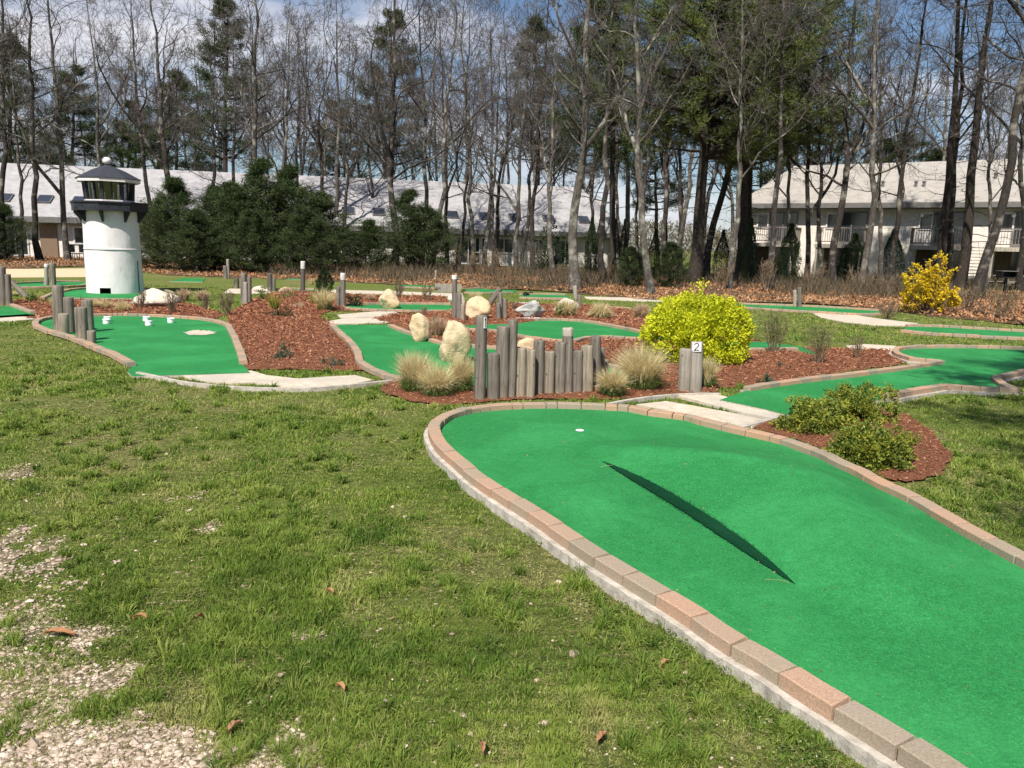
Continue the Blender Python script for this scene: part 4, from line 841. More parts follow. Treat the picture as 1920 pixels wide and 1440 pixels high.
for i in range(8):
    a = rot+i*PI/4; p0 = Vector(cp(a, RL*.97, LZ0)); p1 = Vector(cp(a, RL*1.03, LZ1)); m = MB(); m.bar(p0, p1, .075); m.build('mullion', M['black'], lh)
    a2 = a+PI/8; m = MB(); rr = RL*math.cos(PI/8); m.bar(cp(a2, rr*.97, LZ0), cp(a2, rr*1.03, LZ1), .035); m.build('thin_mullion', M['black'], lh)
for i in range(8):
    a = rot+i*PI/4; b_ = rot+(i+1)*PI/4; m = MB(); m.add([cp(a,RL*.95,LZ0+.02),cp(b_,RL*.95,LZ0+.02),cp(b_,RL*1.0,LZ1-.02),cp(a,RL*1.0,LZ1-.02)], [(0,1,2,3)]); m.build('glass_pane', M['pane'], lh)
m = MB(); m.lathe([(RL*1.02,LZ0),(RL*1.06,LZ0),(RL*1.06,LZ0+.05),(RL*1.0,LZ0+.05)], 8, rot=rot); m.build('sill', M['white'], lh)
m = MB(); m.lathe([(0,LZ0+.003),(RL*.99,LZ0+.003)], 8, rot=rot); m.build('lantern_floor', M['black'], lh)
m = MB(); m.lathe([(0,LZ0),(.10,LZ0),(.10,LZ0+.25),(.14,LZ0+.3),(.14,LZ0+.5),(.02,LZ0+.6)], 12); m.build('lamp', M['greytrim'], lh)
RR = 61*PXM*1.03; m = MB(); m.lathe([(0,LZ1),(RR,LZ1),(RR,LZ1+.085),(0,LZ1+.085)], 8, rot=rot); m.build('fascia', M['white'], lh)
RH = AT(210,310,D0).z-base.z; m = MB(); m.lathe([(RR*1.03,LZ1+.088),(RR*1.03,LZ1+.1),(RR*.55,LZ1+.1+(RH-LZ1)*.46),(.07,RH),(.07,RH+.09),(0,RH+.09)], 8, rot=rot); m.build('lantern_roof', M['shingle_black'], lh)
m = MB(); bz = AT(209,302,D0).z-base.z; a = np.linspace(-PI/2, PI/2, 9); m.lathe([(.115*math.cos(x), bz+.105*math.sin(x)) for x in a], 16); m.build('finial_ball', M['white'], lh, smooth=True)

# ================================================================== PLANTS
def leafy(name, x0, x1, yt, yb, mat, label, cat, n=3000, leaf=.035, depth=1., lump=.25, group=None, top=None, jit=.18, seedling=0, stems=True, fill=.55, aspect=.55, zb=.03, flat=.0, zc=.0):
    """rounded shrub: leaves spread through an uneven ellipsoid in clumps, twigs inside"""
    b = G((x0+x1)/2, yb, zb); k = mpp(b); W = (x1-x0)*k/2; H = (yb-yt)*k; Dp = W*depth
    r = np.random.default_rng(int(x0*7+yb)); nc = max(8, int(n/45)); d = norm(r.normal(size=(nc,3))*np.array([1,1,1])); d[:,2] = np.abs(d[:,2])*(1 if flat == 0 else 1)-.15*r.random(nc) if zc == 0 else d[:,2]
    rad = np.where(r.random(nc) < .3, r.uniform(.2,fill,nc), fill+(1-fill)*r.random(nc)**.5)*(1+lump*(vnoise(d[:,0]*3, d[:,1]*3+d[:,2]*5, 1., seedling)-.5)*2)
    C = d*rad[:,None]*np.array([W, Dp, H*(1-zc)]); C[:,2] = np.maximum(C[:,2]+zc*H, .02)
    per = n//nc; s_ = jit*min(W, H); P = C[:,None]+r.normal(size=(nc,per,3))*s_*.55; P = P.reshape(-1,3); P[:,2] = np.abs(P[:,2]); 
    out = norm((P-np.array([0,0,zc*H]))/np.array([W, Dp, H])+r.normal(size=P.shape)*.8); out[:,2] += .25; out = norm(out)
    V, Q = cards(P, out, leaf*r.uniform(.6,1.3,len(P)), leaf*aspect*r.uniform(.7,1.2,len(P)), .08)
    cr = np.repeat(r.random(nc)*.6, per); rn = np.clip(cr+r.normal(size=len(P))*.22+.2, 0, 1)
    root = empty(name, (b.x, b.y+Dp*.75, zb-.02), label, cat, group)
    m = MB(); m.add(V, Q, rn); m.build('foliage', M[mat], root)
    if stems:
        m = MB(); ns = 22; i = r.integers(0, nc, ns); E = C[i]*.9; t_ = np.linspace(0, 1, 4)[None,:,None]
        st = np.zeros((ns,4,3))+np.array([0,0,-.02]); Pl = E[:,None]*t_*np.array([1,1,1.]); Pl[:,:,2] = E[:,None,2]*t_[...,0]**.7; Vt, Qt = tubes(Pl, np.full((ns,4), .004)*np.linspace(1.6,.5,4)[None], 4); m.add(Vt, Qt, .5); m.build('stem', M['twig'], root)
    return root
leafy('yellow_shrub', 1221, 1414, 556, 688, 'chartreuse', 'large round bright yellow-green bush right of the palisade', 'bush', 34000, .045, .9, .13, jit=.085, fill=.8, zc=.42)
root = [o for o in COL.objects if o.name == 'yellow_shrub'][0]
m = MB(); bb = root.location; t0 = AT(1316,534,bb.y)-bb; m.tube([(t0.x*.9,0,.7),(t0.x,0,t0.z)], [.004,.003], 5); m.build('tall_shoot', M['twig'], root)
P = np.array([tuple(t0)])+rng.normal(size=(50,3))*np.array([.05,.05,.04]); V, Q = cards(P, norm(rng.normal(size=P.shape)+np.array([0,0,.5])), .04, .022); m = MB(); m.add(V, Q, rng.uniform(.5,1,50)); m.build('shoot_leaves', M['chartreuse'], root)
GB = 'green and gold bushes on the mulch island'
leafy('golden_bush', 1562, 1688, 726, 798, 'goldgreen', 'rear green and gold bush, tallest on the mulch island', 'bush', 9500, .03, .95, .35, GB, fill=.6, jit=.13, zc=.3)
leafy('golden_bush', 1478, 1596, 752, 814, 'goldgreen', 'left green and gold bush on the mulch island', 'bush', 9500, .03, .95, .35, GB, fill=.6, jit=.13, zc=.3)
leafy('golden_bush', 1572, 1716, 802, 878, 'goldgreen', 'front bush on the mulch island, wide and mostly green', 'bush', 12500, .03, .8, .35, GB, fill=.6, jit=.13, zc=.3)
SG = 'low evergreen shrubs in the mulch beds'
for a in [(495,541,645,677,'juniper','low bluish juniper in the front of the left mulch bed',900,.03),(598,641,668,688,'juniper','sprawling juniper near the concrete slabs',420,.026),(495,542,574,596,'cedar','flat dark green cushion shrub below a yellow spiky tuft',1100,.03),
          (478,500,536,562,'olive','small bright green shrub behind the three clustered posts',700,.035),(520,545,545,562,'olive','small green shrub left of the dark white-topped post',500,.035),(572,612,545,572,'goldgreen','yellow-green shrub beside the straw tuft near the spruce',900,.035),(645,678,550,574,'cedar','dark green shrub right of the white-topped grey post',900,.035),
          (1425,1458,690,717,'juniper','sparse grey-green shrub by the brick edge of hole two',420,.024),(1453,1474,678,692,'juniper','tiny grey-green seedling behind the sparse one at hole two',120,.022),(40,62,552,567,'olive','small green plant by the leaning log at the left edge',500,.04),(68,90,556,570,'olive','green plant between the left mulch and lighthouse green',500,.04),
          (858,876,538,552,'olive','tiny green shrub behind the centre posts',250,.04),(1128,1150,660,680,'juniper','small dull green shrub right of the palisade',300,.026),(946,960,560,580,'olive','little green sprig right of the centre posts',160,.03),(843,858,585,598,'cedar','dark shrub at the foot of the centre posts',300,.03)]:
    leafy('evergreen_shrub', *a[:4], a[4], a[5], 'shrub', a[6], a[7], 1., .3, SG, fill=.35, jit=.25)

def tuftgrass(x0, x1, yt, yb, label, mat='straw', n=1500, green=.25, zb=.02, group='tufts of dry ornamental grass', spread=1.):
    b = G((x0+x1)/2, yb, zb); k = mpp(b); W = (x1-x0)*k/2; H = (yb-yt)*k*1.05; r = rng
    root = empty('grass_tuft', (b.x, b.y+W*.6, zb), label, 'grass tuft', group)
    a = r.uniform(0, 2*PI, n); rr = W*.34*np.sqrt(r.random(n)); B = np.column_stack([rr*np.cos(a), rr*np.sin(a), np.zeros(n)])
    L = H*r.uniform(.45,1.08,n); lean = np.clip(rr/(W*.34)*1.0*spread+r.normal(size=n)*.3, .02, 1.6)*min(1.2, W/H)
    V, Q, T3 = blades(B, L, max(.0042, k*1.15), lean, a+r.normal(size=n)*.7, .9); rn = r.random(n)
    m = MB(); m.add(V, Q, rn); m.F.append((T3, rn, np.zeros(n))); m.build('dry_blades', M[mat], root)
    ng = int(n*green)
    if ng > 40:
        a = r.uniform(0, 2*PI, ng); rr = W*.5*np.sqrt(r.random(ng)); B = np.column_stack([rr*np.cos(a), rr*np.sin(a), np.zeros(ng)])
        V, Q, T3 = blades(B, H*r.uniform(.25,.62,ng), max(.0032, k*1.0), r.uniform(.1,1.3,ng), a+r.normal(size=ng)*.4, .5); rn = r.random(ng)
        m = MB(); m.add(V, Q, rn); m.F.append((T3, rn, np.zeros(ng))); m.build('green_blades', M['blade_green'], root)
    return root
for a in [(738,812,664,738,'straw grass tuft at the far left of the palisade group','straw',2000,.5),(775,858,688,748,'front straw grass tuft left of the palisade','straw',2000,.5),(838,892,672,738,'straw grass tuft touching the number 1 log','straw',1700,.5),
          (1150,1262,650,736,'largest straw grass tuft between the palisade and number 2','straw',2600,.35),(1116,1184,692,746,'smaller straw tuft at the right foot of the palisade','straw',1700,.5),(1310,1348,674,728,'straw tuft just right of the number 2 post','straw',900,.4),
          (582,628,543,583,'pale feathery straw tuft by the little spruce','straw',1100,.12),(1098,1158,568,600,'broad straw tuft with green foot behind the centre green','straw',1200,.5),(1184,1224,570,599,'straw tuft left of the yellow bush','straw_pink',800,.1),(1034,1086,562,596,'pale tuft before the flat-topped rock','straw',800,.3),
          (800,842,596,634,'pinkish dry tuft between the two tallest boulders','straw_pink',1000,.1),(205,244,563,587,'rounded straw tuft before the lighthouse green','straw',700,.0),(180,208,560,582,'second straw tuft before the lighthouse green','straw',500,.0),(160,186,560,580,'straw tuft hidden behind the left green posts','straw',400,.0),(90,104,558,578,'straw tuft behind the tallest left green post','straw',300,.0),
          (327,357,541,564,'tan tuft at the right end of the long pale boulder','straw_pink',500,.0),(358,392,543,563,'tan tuft right of the one at the long boulder','straw_pink',500,.0),(541,572,566,580,'low tan tuft at the kerb left of the feathery tuft','straw_pink',400,.0),(525,547,538,556,'tan tuft behind the yellow spiky plant','straw_pink',400,.0),
          (681,706,550,566,'tan tuft left of the leaning tan boulder','straw_pink',400,.0),(876,905,546,565,'olive tuft behind the wide tan boulder','straw',500,.5),(575,592,522,533,'small tuft far behind the dark white-topped post','straw',160,.2),(20,34,545,556,'small tuft behind the leaning log at the left edge','straw',160,.5)]:
    tuftgrass(*a[:4], a[4], a[5], a[6], a[7])
# spiky green plants
def spiky(x0, x1, yt, yb, label, mat='goldgreen', n=90):
    b = G((x0+x1)/2, yb, .03); k = mpp(b); H = (yb-yt)*k; W = (x1-x0)*k/2; a = rng.uniform(0, 2*PI, n); B = np.column_stack([.25*W*np.cos(a), .25*W*np.sin(a), 0*a])
    V, Q, T3 = blades(B, H*rng.uniform(.6,1.1,n), max(.012, 1.2*k), np.clip(rng.uniform(.05,.7,n)*W/H*1.6, 0, 1.2), a, .2); m = MB(); rn = rng.random(n); m.add(V, Q, rn); m.F.append((T3, rn, np.zeros(n)))
    root = empty('spiky_plant', (b.x, b.y+.1, .03), label, 'plant', 'spiky upright plants in the beds'); m.build('leaf_blades', M[mat], root)
spiky(490,535,546,582,'yellow-green spiky plant above the dark cushion shrub'); spiky(1036,1062,566,595,'dark green spiky plant in front of the flat-topped rock','olive'); spiky(1060,1088,562,592,'green spiky plant beside the crooked stump','olive',60); spiky(42,64,548,566,'green spiky plant at the foot of the leaning log','olive',60)

# twiggy shrubs
def twiggy(x0, x1, yt, yb, label, n=16, leaves=0, mat='brushwood', lm='bud_tan', group='bare twiggy shrubs', cat='shrub', name='twiggy_shrub', r0=.006, zb=.03, lf=.02, ml=(5,4)):
    b = G((x0+x1)/2, yb, zb); k = mpp(b); W = (x1-x0)*k/2; H = (yb-yt)*k; a = rng.uniform(0, 2*PI, n); s = np.sqrt(rng.random(n)); r0 = max(r0*.8, k*.42)
    E = np.column_stack([W*.8*s*np.cos(a), W*.8*s*np.sin(a), H*(rng.uniform(.7,1.02,n) if lm != 'forsythia' else rng.uniform(.35,1.0,n)*(1-.45*s))]); t_ = np.linspace(0, 1, 6)[None,:,None]
    B0 = np.column_stack([E[:,:2]*.3+rng.normal(size=(n,2))*W*.06, np.zeros(n)]); P = B0[:,None]*(1-t_)+E[:,None]*t_; P[:,:,2] = E[:,None,2]*t_[...,0]**.85; P[:,:,:2] += (E[:,None,:2]-B0[:,None,:2])*.12*np.sin(PI*t_); P += rng.normal(size=P.shape)*W*.035*np.linspace(0,1,6)[None,:,None]; R = np.linspace(1,.4,6)[None]*np.full((n,1), r0)
    root = empty(name, (b.x, b.y+W*.5, zb), label, cat, group); m = MB(); V, Q = tubes(P, R, 5); m.add(V, Q, .5)
    P2, R2 = spawn(P, R, ml[0], .1, 1, 38, .38, .6, 4, .12, .12, .0024 if k < .01 else .005); V, Q = tubes(P2, R2, 4); m.add(V, Q, .5)
    P3, R3 = spawn(P2, R2, ml[1], .2, 1, 38, .5, .6, 3, .12, .1, .0018 if k < .01 else .004); V, Q = tubes(P3, R3, 3); m.add(V, Q, .5)
    m.build('branches', M[mat], root)
    if leaves:
        gr_ = np.where(rng.random(len(P3)//ml[1]) < (.5 if lm == 'forsythia' else .8))[0]; L = P3[np.minimum(gr_[rng.integers(0, len(gr_), leaves)]*ml[1]+rng.integers(0, ml[1], leaves), len(P3)-1), rng.integers(0, 3, leaves)]+rng.normal(size=(leaves,3))*.012; V, Q = cards(L, norm(rng.normal(size=L.shape)+np.array([0,0,.4])), lf*rng.uniform(.6,1.3,leaves), lf*.6); m = MB(); m.add(V, Q, rng.random(leaves)); m.build('leaves' if lm != 'forsythia' else 'blossom', M[lm], root)
    return root
for a in [(1424,1486,585,664,'tall twiggy shrub right of the yellow bush',20,900),(1508,1572,614,686,'twiggy shrub in the middle of the right mulch bed',18,700),(1588,1630,625,676,'small thin twiggy shrub at the right end of the mulch bed',9,150),
          (303,338,549,589,'grey twiggy shrub before the long pale boulder',16,0),(368,402,552,582,'small twiggy shrub left of the larger one in the red mulch',14,100),(403,442,548,591,'larger twiggy shrub in the red mulch behind the left green',18,200),(733,760,526,562,'twiggy shrub right of the leaning tan boulder',14,400),(786,814,532,566,'sparse twiggy shrub by the low board wall',12,200),
          (955,975,566,584,'tiny twiggy shrub near the grey boulder',9,60),(245,275,548,580,'pale twiggy shrub at the left end of the long boulder',14,0),(788,802,576,594,'tiny green twig shrub above the tallest boulders',7,60),(803,826,594,612,'small twig clump beside the pinkish tuft',9,60)]:
    twiggy(*a[:4], a[4], a[5], a[6], lm='olive' if a[6] > 100 else 'bud_tan')
# ================================================================== BUILDINGS
M['scrub'] = pmat('scrub', (.10,.085,.05), (.22,.18,.12), .3, .9, 0, rnd=[(.05,.06,.03),(.14,.12,.07),(.26,.21,.14)], trans=.2)
def wall_frame(pa, pb):
    """frame along a building front from ground point pa to pb: returns root matrix args"""
    d = pb-pa; return d.length, math.atan2(d.y, d.x)
def onfront(px, py, pa, pb):
    """intersection of the pixel ray with the vertical front plane; (u along, z)"""
    d = (pb-pa).normalized(); n = Vector((d.y, -d.x, 0)); r = ray(px, py); o = Vector((0,0,CAMH)); t = (pa-o).dot(n)/r.dot(n); p = o+r*t
    return (p-pa).dot(d), p.z
# --- long single-storey house on the left
pa = Vector((AT(0,430,52).x-9, 51.0, 0)); pb = Vector((AT(1168,455,63).x, 63, 0))
L1, rz1 = wall_frame(pa, pb); h1 = empty('long_house', (pa.x, pa.y, 0), 'long low shingled house with a huge pale grey roof and a row of dark skylights', 'house'); h1.rotation_euler.z = rz1
HE, HR, DP, OV, BZ = 2.75, 6.7, 6.8, .75, .25
def slope_pt(u, f): return Vector((u, -OV+(DP+OV)*f, HE+(HR-HE)*f))
m = MB(); T = .14
V = [(-.4,-OV,HE),(L1+.4,-OV,HE),(L1-1.6,DP,HR),(-.4,DP,HR),(-.4,DP*2+OV,HE),(L1+.4,DP*2+OV,HE)]; V2 = [(x,y,z-T) for x,y,z in V]
m.add(V+V2, [(0,1,2,3),(3,2,5,4),(6,9,8,7),(9,10,11,8),(0,6,7,1),(4,5,11,10),(0,3,9,6),(3,4,10,9),(1,7,8,2),(2,8,11,5)], .5); m.build('roof', M['roof'], h1)
m = MB(); m.box((L1/2,-OV-.02,HE-.22), (L1+.8,.04,.36)); m.build('fascia', M['greytrim'], h1); m = MB(); m.box((L1/2,-OV/2,HE-.42), (L1+.6,OV-.06,.04)); m.build('soffit', M['greytrim'], h1)
m = MB(); m.box((L1/2,.12,(HE+.2)/2-.3), (L1,.24,HE+.2+.2)); m.build('front_wall', M['siding'], h1)
m = MB(); m.add([(L1-.05,.25,0),(L1-.05,DP*2,0),(L1-.05,DP*2,HE-.15),(L1-.05,DP,HR-.8),(L1-.05,.25,HE-.15)], [(0,1,2,3,4)]); m.build('end_wall', M['siding'], h1)
ang = math.atan2(HR-HE, DP+OV)
def skylight(u, f, w_, l_, parent):
    c = slope_pt(u, f); R = Matrix.Rotation(ang, 3, 'X'); m = MB(); m.box((0,0,.06), (w_,l_,.12)); o = m.build('skylight', M['greytrim'], parent, c); o.rotation_euler.x = ang
    m = MB(); m.box((0,0,.125), (w_-.12,l_-.12,.02)); m.build('pane', M['skyglass'], o)
for px in (8,84,150,590,653,710,775,848,908,965,1029,1094,1147):
    r1 = ray(px, 375+(px-84)*.038); o_ = Vector((0,0,CAMH)); Q_ = h1.rotation_euler.to_matrix(); a_ = pa+Q_@slope_pt(0,0); b_ = pa+Q_@slope_pt(L1,0); c_ = pa+Q_@slope_pt(0,1)
    nn_ = (b_-a_).cross(c_-a_); t = (a_-o_).dot(nn_)/r1.dot(nn_); p = Q_.transposed()@(o_+r1*t-pa)
    skylight(p.x, (p.y+OV)/(DP+OV), .95, 1.15, h1)
def opening(parent, u, z0, z1, w_, kind='window', fm='white', gm='glass', y=-.0, mull=1):
    m = MB(); hh = z1-z0; e = .09
    for c, d in (((0,0,hh/2-e/2),(w_,.08,e)),((0,0,-hh/2+e/2),(w_,.08,e)),((-w_/2+e/2,0,0),(e,.08,hh-2*e)),((w_/2-e/2,0,0),(e,.08,hh-2*e))): m.box(c, d)
    for k in range(mull): m.box((-w_/2+w_*(k+1)/(mull+1),0.002,0), (.06,.07,hh-2*e))
    o = m.build(kind, M[fm], parent, (u, y-.02, (z0+z1)/2)); m = MB(); m.box((0,.02,0), (w_-2*e,.02,hh-2*e)); m.build('pane' if kind == 'window' else 'door_glass', M[gm], o); return o
for px, w_, k in ((93,1.05,'wood'),(30,1.6,'g'),(160,1.4,'g'),(640,1.6,'g'),(700,1.5,'g'),(878,1.9,'g'),(903,1.1,'g'),(945,1.5,'g'),(1010,1.4,'g'),(1060,1.9,'g'),(1110,1.4,'g')):
    u, _ = onfront(px, 460, pa, pb)
    if k == 'wood': m = MB(); m.box((u,-.05,1.1+BZ-.2), (w_,.1,2.2)); m.build('shed_door', M['brownwood'], h1)
    else: opening(h1, u, .1 if w_ > 1.55 else .95, 2.15, w_, 'door' if w_ > 1.55 else 'window')
# --- two-storey building on the right
pc = Vector((AT(1397,440,55).x, 55, 0)); pd_ = AT(1900,440,46.6); pd_.z = 0; dd = (pd_-pc).normalized(); pd2 = pd_+dd*9
L2, rz2 = wall_frame(pc, pd2); h2 = empty('apartment_house', (pc.x, pc.y, 0), 'two-storey cream sided apartment house with wooden balconies on the right', 'house'); h2.rotation_euler.z = rz2
E2, R2_, D2, O2 = 4.8, 7.9, 6.2, .8; FZ = 2.2
m = MB(); V = [(-.5,-O2,E2),(L2+.5,-O2,E2),(L2+.5,D2,R2_),(1.5,D2,R2_),(-.5,D2*2+O2,E2),(L2+.5,D2*2+O2,E2)]; V2 = [(x,y,z-.15) for x,y,z in V]
m.add(V+V2, [(0,1,2,3),(3,2,5,4),(6,9,8,7),(9,10,11,8),(0,6,7,1),(4,5,11,10),(0,3,9,6),(3,4,10,9),(1,7,8,2),(2,8,11,5)], .5); m.build('roof', M['roof_warm'], h2)
m = MB(); m.box((L2/2,-O2-.02,E2-.18), (L2+1,.04,.3)); m.build('fascia', M['greytrim'], h2); m = MB(); m.box((L2/2,-O2/2,E2-.36), (L2+.8,O2-.06,.04)); m.build('soffit', M['greytrim'], h2)
m = MB(); m.box((L2/2,.15,E2/2-.2), (L2,.3,E2+.2)); m.build('front_wall', M['siding'], h2)
m = MB(); m.add([(.02,.3,-.3),(.02,.3,E2-.15),(.02,D2,R2_-.7),(.02,D2*2,E2-.15),(.02,D2*2,-.3)], [(0,1,2,3,4)]); m.build('end_wall', M['siding'], h2)
BD = 2.0
def balcony(u0, u1):
    w_ = u1-u0; c = (u0+u1)/2; b = MB(); b.box((0,-BD/2,-.08), (w_,BD,.1)); b.box((0,-BD+.02,-.16), (w_,.06,.22)); bo = b.build('balcony', M['post_pale'], h2, (c,0,FZ)); 
    r = MB()
    for z in (.12, .98): r.box((0,-BD+.05,z), (w_,.05,.07)); r.box((-w_/2+.03,-BD/2,z), (.05,BD-.15,.07)); r.box((w_/2-.03,-BD/2,z), (.05,BD-.15,.07))
    k = int(w_/.14)
    for i in range(k+1): r.box((-w_/2+.03+(w_-.06)*i/k,-BD+.05,.55), (.03,.03,.8))
    for s_ in (-1,1):
        for i in range(12): r.box((s_*(w_/2-.03),-BD+.1+i*.15,.55), (.03,.03,.8))
    r.build('railing', M['grey_rail'], bo)
    for s_ in (-1,1):
        p = MB(); p.box((s_*(w_/2-.12),-BD+.12,-FZ/2-.2), (.13,.13,FZ-.1)); p.build('support_post', M['post_pale'], bo)
    # dark patio recess with sliding door under the balcony
    d = MB(); d.box((c,-.03,1.08), (w_-.5,.06,2.1)); do = d.build('patio_screen', M['wood_dark'], h2); g = MB(); g.box((c+.4,-.075,1.05), (1.7,.03,1.9)); g.build('screen_glass', M['glass'], do)
    opening(h2, c+.35, FZ+.02, FZ+2.08, 1.9, 'sliding_door', 'greytrim'); opening(h2, c-w_/2+.75 if w_ > 3.4 else c-w_/2+.6, FZ+.95, FZ+2.0, .8, 'window', 'white', mull=0)
for p0, p1 in ((1417,1508),(1546,1634),(1719,1828),(1868,1985)):
    ua, _ = onfront(p0, 450, pc, pd2); ub, _ = onfront(p1, 450, pc, pd2); balcony(ua-.2, ub-.2)
for px in (1729,1901):
    u, z = onfront(px, 404, pc, pd2); m = MB(); m.lathe([(0,-.12),(.09,-.08),(.12,0),(.09,.08),(0,.12)], 10); m.build('globe_light', M['white_plastic'], h2, (u,-.14,z))
# outside stair between balconies
u, _ = onfront(1845, 480, pc, pd2); m = MB()
for i in range(12): m.box((0,-BD-.1+.0-(11-i)*.16,.1+i*FZ/12.), (1.0,.26,.05))
so_ = m.build('stair', M['post_pale'], h2, (u-.1,0,0))
for s_ in (-1,1): m = MB(); m.bar((s_*.52,-BD-.1-11*.16,.0), (s_*.52,-BD-.1,FZ-.05), .05, .22); m.build('stringer', M['grey_rail'], so_)
for i,(px,py) in enumerate(((1638,350),(1655,350),(1717,350),(1732,350),(1866,335))):
    Q_ = h2.rotation_euler.to_matrix(); o_ = Vector((0,0,CAMH)); A_ = pc+Q_@Vector((0,-O2,E2)); B_ = pc+Q_@Vector((5,-O2,E2)); C_ = pc+Q_@Vector((0,D2,R2_)); nn_ = (B_-A_).cross(C_-A_); r1 = ray(px,py); p = Q_.transposed()@(o_+r1*((A_-o_).dot(nn_)/r1.dot(nn_))-pc)
    m = MB(); m.lathe([(.09,-.1),(.09,.28),(.13,.28),(.13,.34),(0,.36)], 8); m.build('roof_vent', M['greytrim'], h2, p)
# far lawn behind
tag(sheet('far_lawn', [(-60,38),(60,38),(60,140),(-60,140)], .005, M['lawn']), 'lawn stretching behind the trees and houses', kind='structure')
# low far scrub beyond the gap between the houses
k_ = 26000; x = rng.uniform(-20, 75, k_); y = rng.uniform(115, 130, k_); top_ = 2.2+3.2*vnoise(x, y*.2, 5, 31)+1.5*vnoise(x, y, 1.5, 32); z = rng.random(k_)**.8*top_
V, Q = cards(np.column_stack([x, y, z]), norm(rng.normal(size=(k_,3))*np.array([.5,.5,.6])+np.array([0,0,.6])), .8*rng.uniform(.4,1.3,k_), .16); fm_ = MB(); fm_.add(V, Q, rng.random(k_)); tag(fm_.build('far_scrub', M['scrub']), 'brownish far-off scrub and low woods beyond the lawn', kind='stuff')
# charcoal grill, picnic table, patio chairs
g = Vector(AT(1884,541,33)); g.z = 0; root = empty('grill', g, 'black park grill on a post by the picnic table', 'grill'); m = MB(); m.bar((0,0,-.05),(0,0,.75), .09); m.build('pole', M['metal'], root)
m = MB(); m.box((0,0,.77), (.62,.45,.03)); m.box((-.3,0,.9), (.03,.45,.24)); m.box((.3,0,.9), (.03,.45,.24)); m.box((0,.22,.9), (.57,.03,.24)); m.build('firebox', M['metal'], root); m = MB(); m.box((0,0,1.03), (.66,.48,.025)); m.build('grate', M['greytrim'], root)
def picnic(p, rz, label):
    root = empty('picnic_table', p, label, 'picnic table'); root.rotation_euler.z = rz; m = MB()
    for i in range(5): m.box((0,-.3+i*.15,.74), (1.8,.14,.04), rnd=rng.random())
    m.build('tabletop', M['post_pale'], root)
    for s_ in (-1,1): m = MB(); m.box((0,s_*.72,.44), (1.8,.25,.04)); m.build('bench', M['post_pale'], root)
    for s_ in (-1,1):
        m = MB(); x = s_*.65
        for a in (-1,1): m.bar((x,a*.62,0),(x,a*.22,.72), .05, .09)
        m.bar((x+.06,-.78,.4),(x+.06,.78,.4), .05, .09); m.build('leg_frame', M['post'], root)
picnic(AT(1893,530,37)*Vector((1,1,0)) if False else Vector((AT(1900,530,37).x,37,0)), .2, 'weathered picnic table on the grass by the right balconies')
picnic(Vector((AT(1730,525,41).x,41,0)), .1, 'picnic table behind the yellow flowering shrub')
for i,(px,lab) in enumerate(((132,'left dark patio chair by the long house'),(146,'right dark patio chair by the long house'))):
    p = Vector((AT(px,470,49).x, 49, 0)); root = empty('patio_chair', p, lab, 'chair', 'dark chairs on the patio'); root.rotation_euler.z = .5-i
    m = MB(); m.box((0,0,.44), (.5,.5,.04)); m.build('seat', M['metal'], root); m = MB(); m.box((0,.25,.75), (.5,.04,.5)); m.build('backrest', M['metal'], root)
    for a in (-1,1):
        for b_ in (-1,1): m = MB(); m.bar((a*.22,b_*.22,0),(a*.22,b_*.22,.44), .035); m.build('leg', M['metal'], root)

# ================================================================== TREES
def hardwood(seed, H=15., r0=.16, forks=2, forkz=(.25,.4), lean=.03, mat='bark', limbs=9, first=.22):
    global rng
    rng = np.random.default_rng(seed)
    K = 16; t_ = np.linspace(0, 1, K); P = np.zeros((1,K,3)); P[0,:,2] = t_*H; w_ = np.cumsum(rng.normal(size=(K,2)), 0)*.085*H/15; w_[0] = 0; P[0,:,:2] = w_; R = (r0*(1-.93*t_)**.95)[None]; R[0,0] = r0*1.35; R[0,1] *= 1.02
    tr = MB(); cr = MB(); V, Q = tubes(P, R, 10); tr.add(V, Q, .5)
    L0P, L0R = P, R
    if forks:
        fP, fR = spawn(P, R, forks, forkz[0], forkz[1], 30, .62, .78, 12, .15, .10, aj=6, taper=.2); V, Q = tubes(fP, fR, 8); tr.add(V, Q, .5)
        # big leaders resampled to the trunk's point count so that both spawn limbs alike
        idx = np.linspace(0, 11, K); i0 = np.minimum(idx.astype(int), 10); f = (idx-i0)[None,:,None]; fP2 = fP[:,i0]*(1-f)+fP[:,i0+1]*f; fR2 = fR[:,i0]*(1-f[...,0])+fR[:,i0+1]*f[...,0]
    P1, R1 = spawn(P, R, limbs, first, .97, 50, .32, .46, 12, .2, .07, aj=13)
    if forks:
        a, b = spawn(fP2, fR2, 7, .12, .97, 46, .38, .5, 12, .2, .07, aj=13); P1 = np.concatenate([P1, a]); R1 = np.concatenate([R1, b])
    V, Q = tubes(P1, R1, 6); tr.add(V, Q, .5)
    P2, R2 = spawn(P1, R1, 7, .12, 1, 45, .50, .48, 8, .22, .07, .009); V, Q = tubes(P2, R2, 4); cr.add(V, Q, .5)
    P3, R3 = spawn(P2, R2, 6, .1, 1, 42, .55, .55, 6, .25, .08, .0065); V, Q = tubes(P3, R3, 3); cr.add(V, Q, .5)
    P4, R4 = spawn(P3, R3, 4, .12, 1, 40, .66, .7, 4, .25, .08, .0052); V, Q = tubes(P4, R4, 3); cr.add(V, Q, .5)
    ends = P4[:, -1]; ends = ends[rng.random(len(ends)) < .35]; V, Q = cards(ends, norm(rng.normal(size=ends.shape)), .04, .025); cr.add(V, Q, rng.random(len(ends)), 1)
    return tr, cr
HW = []
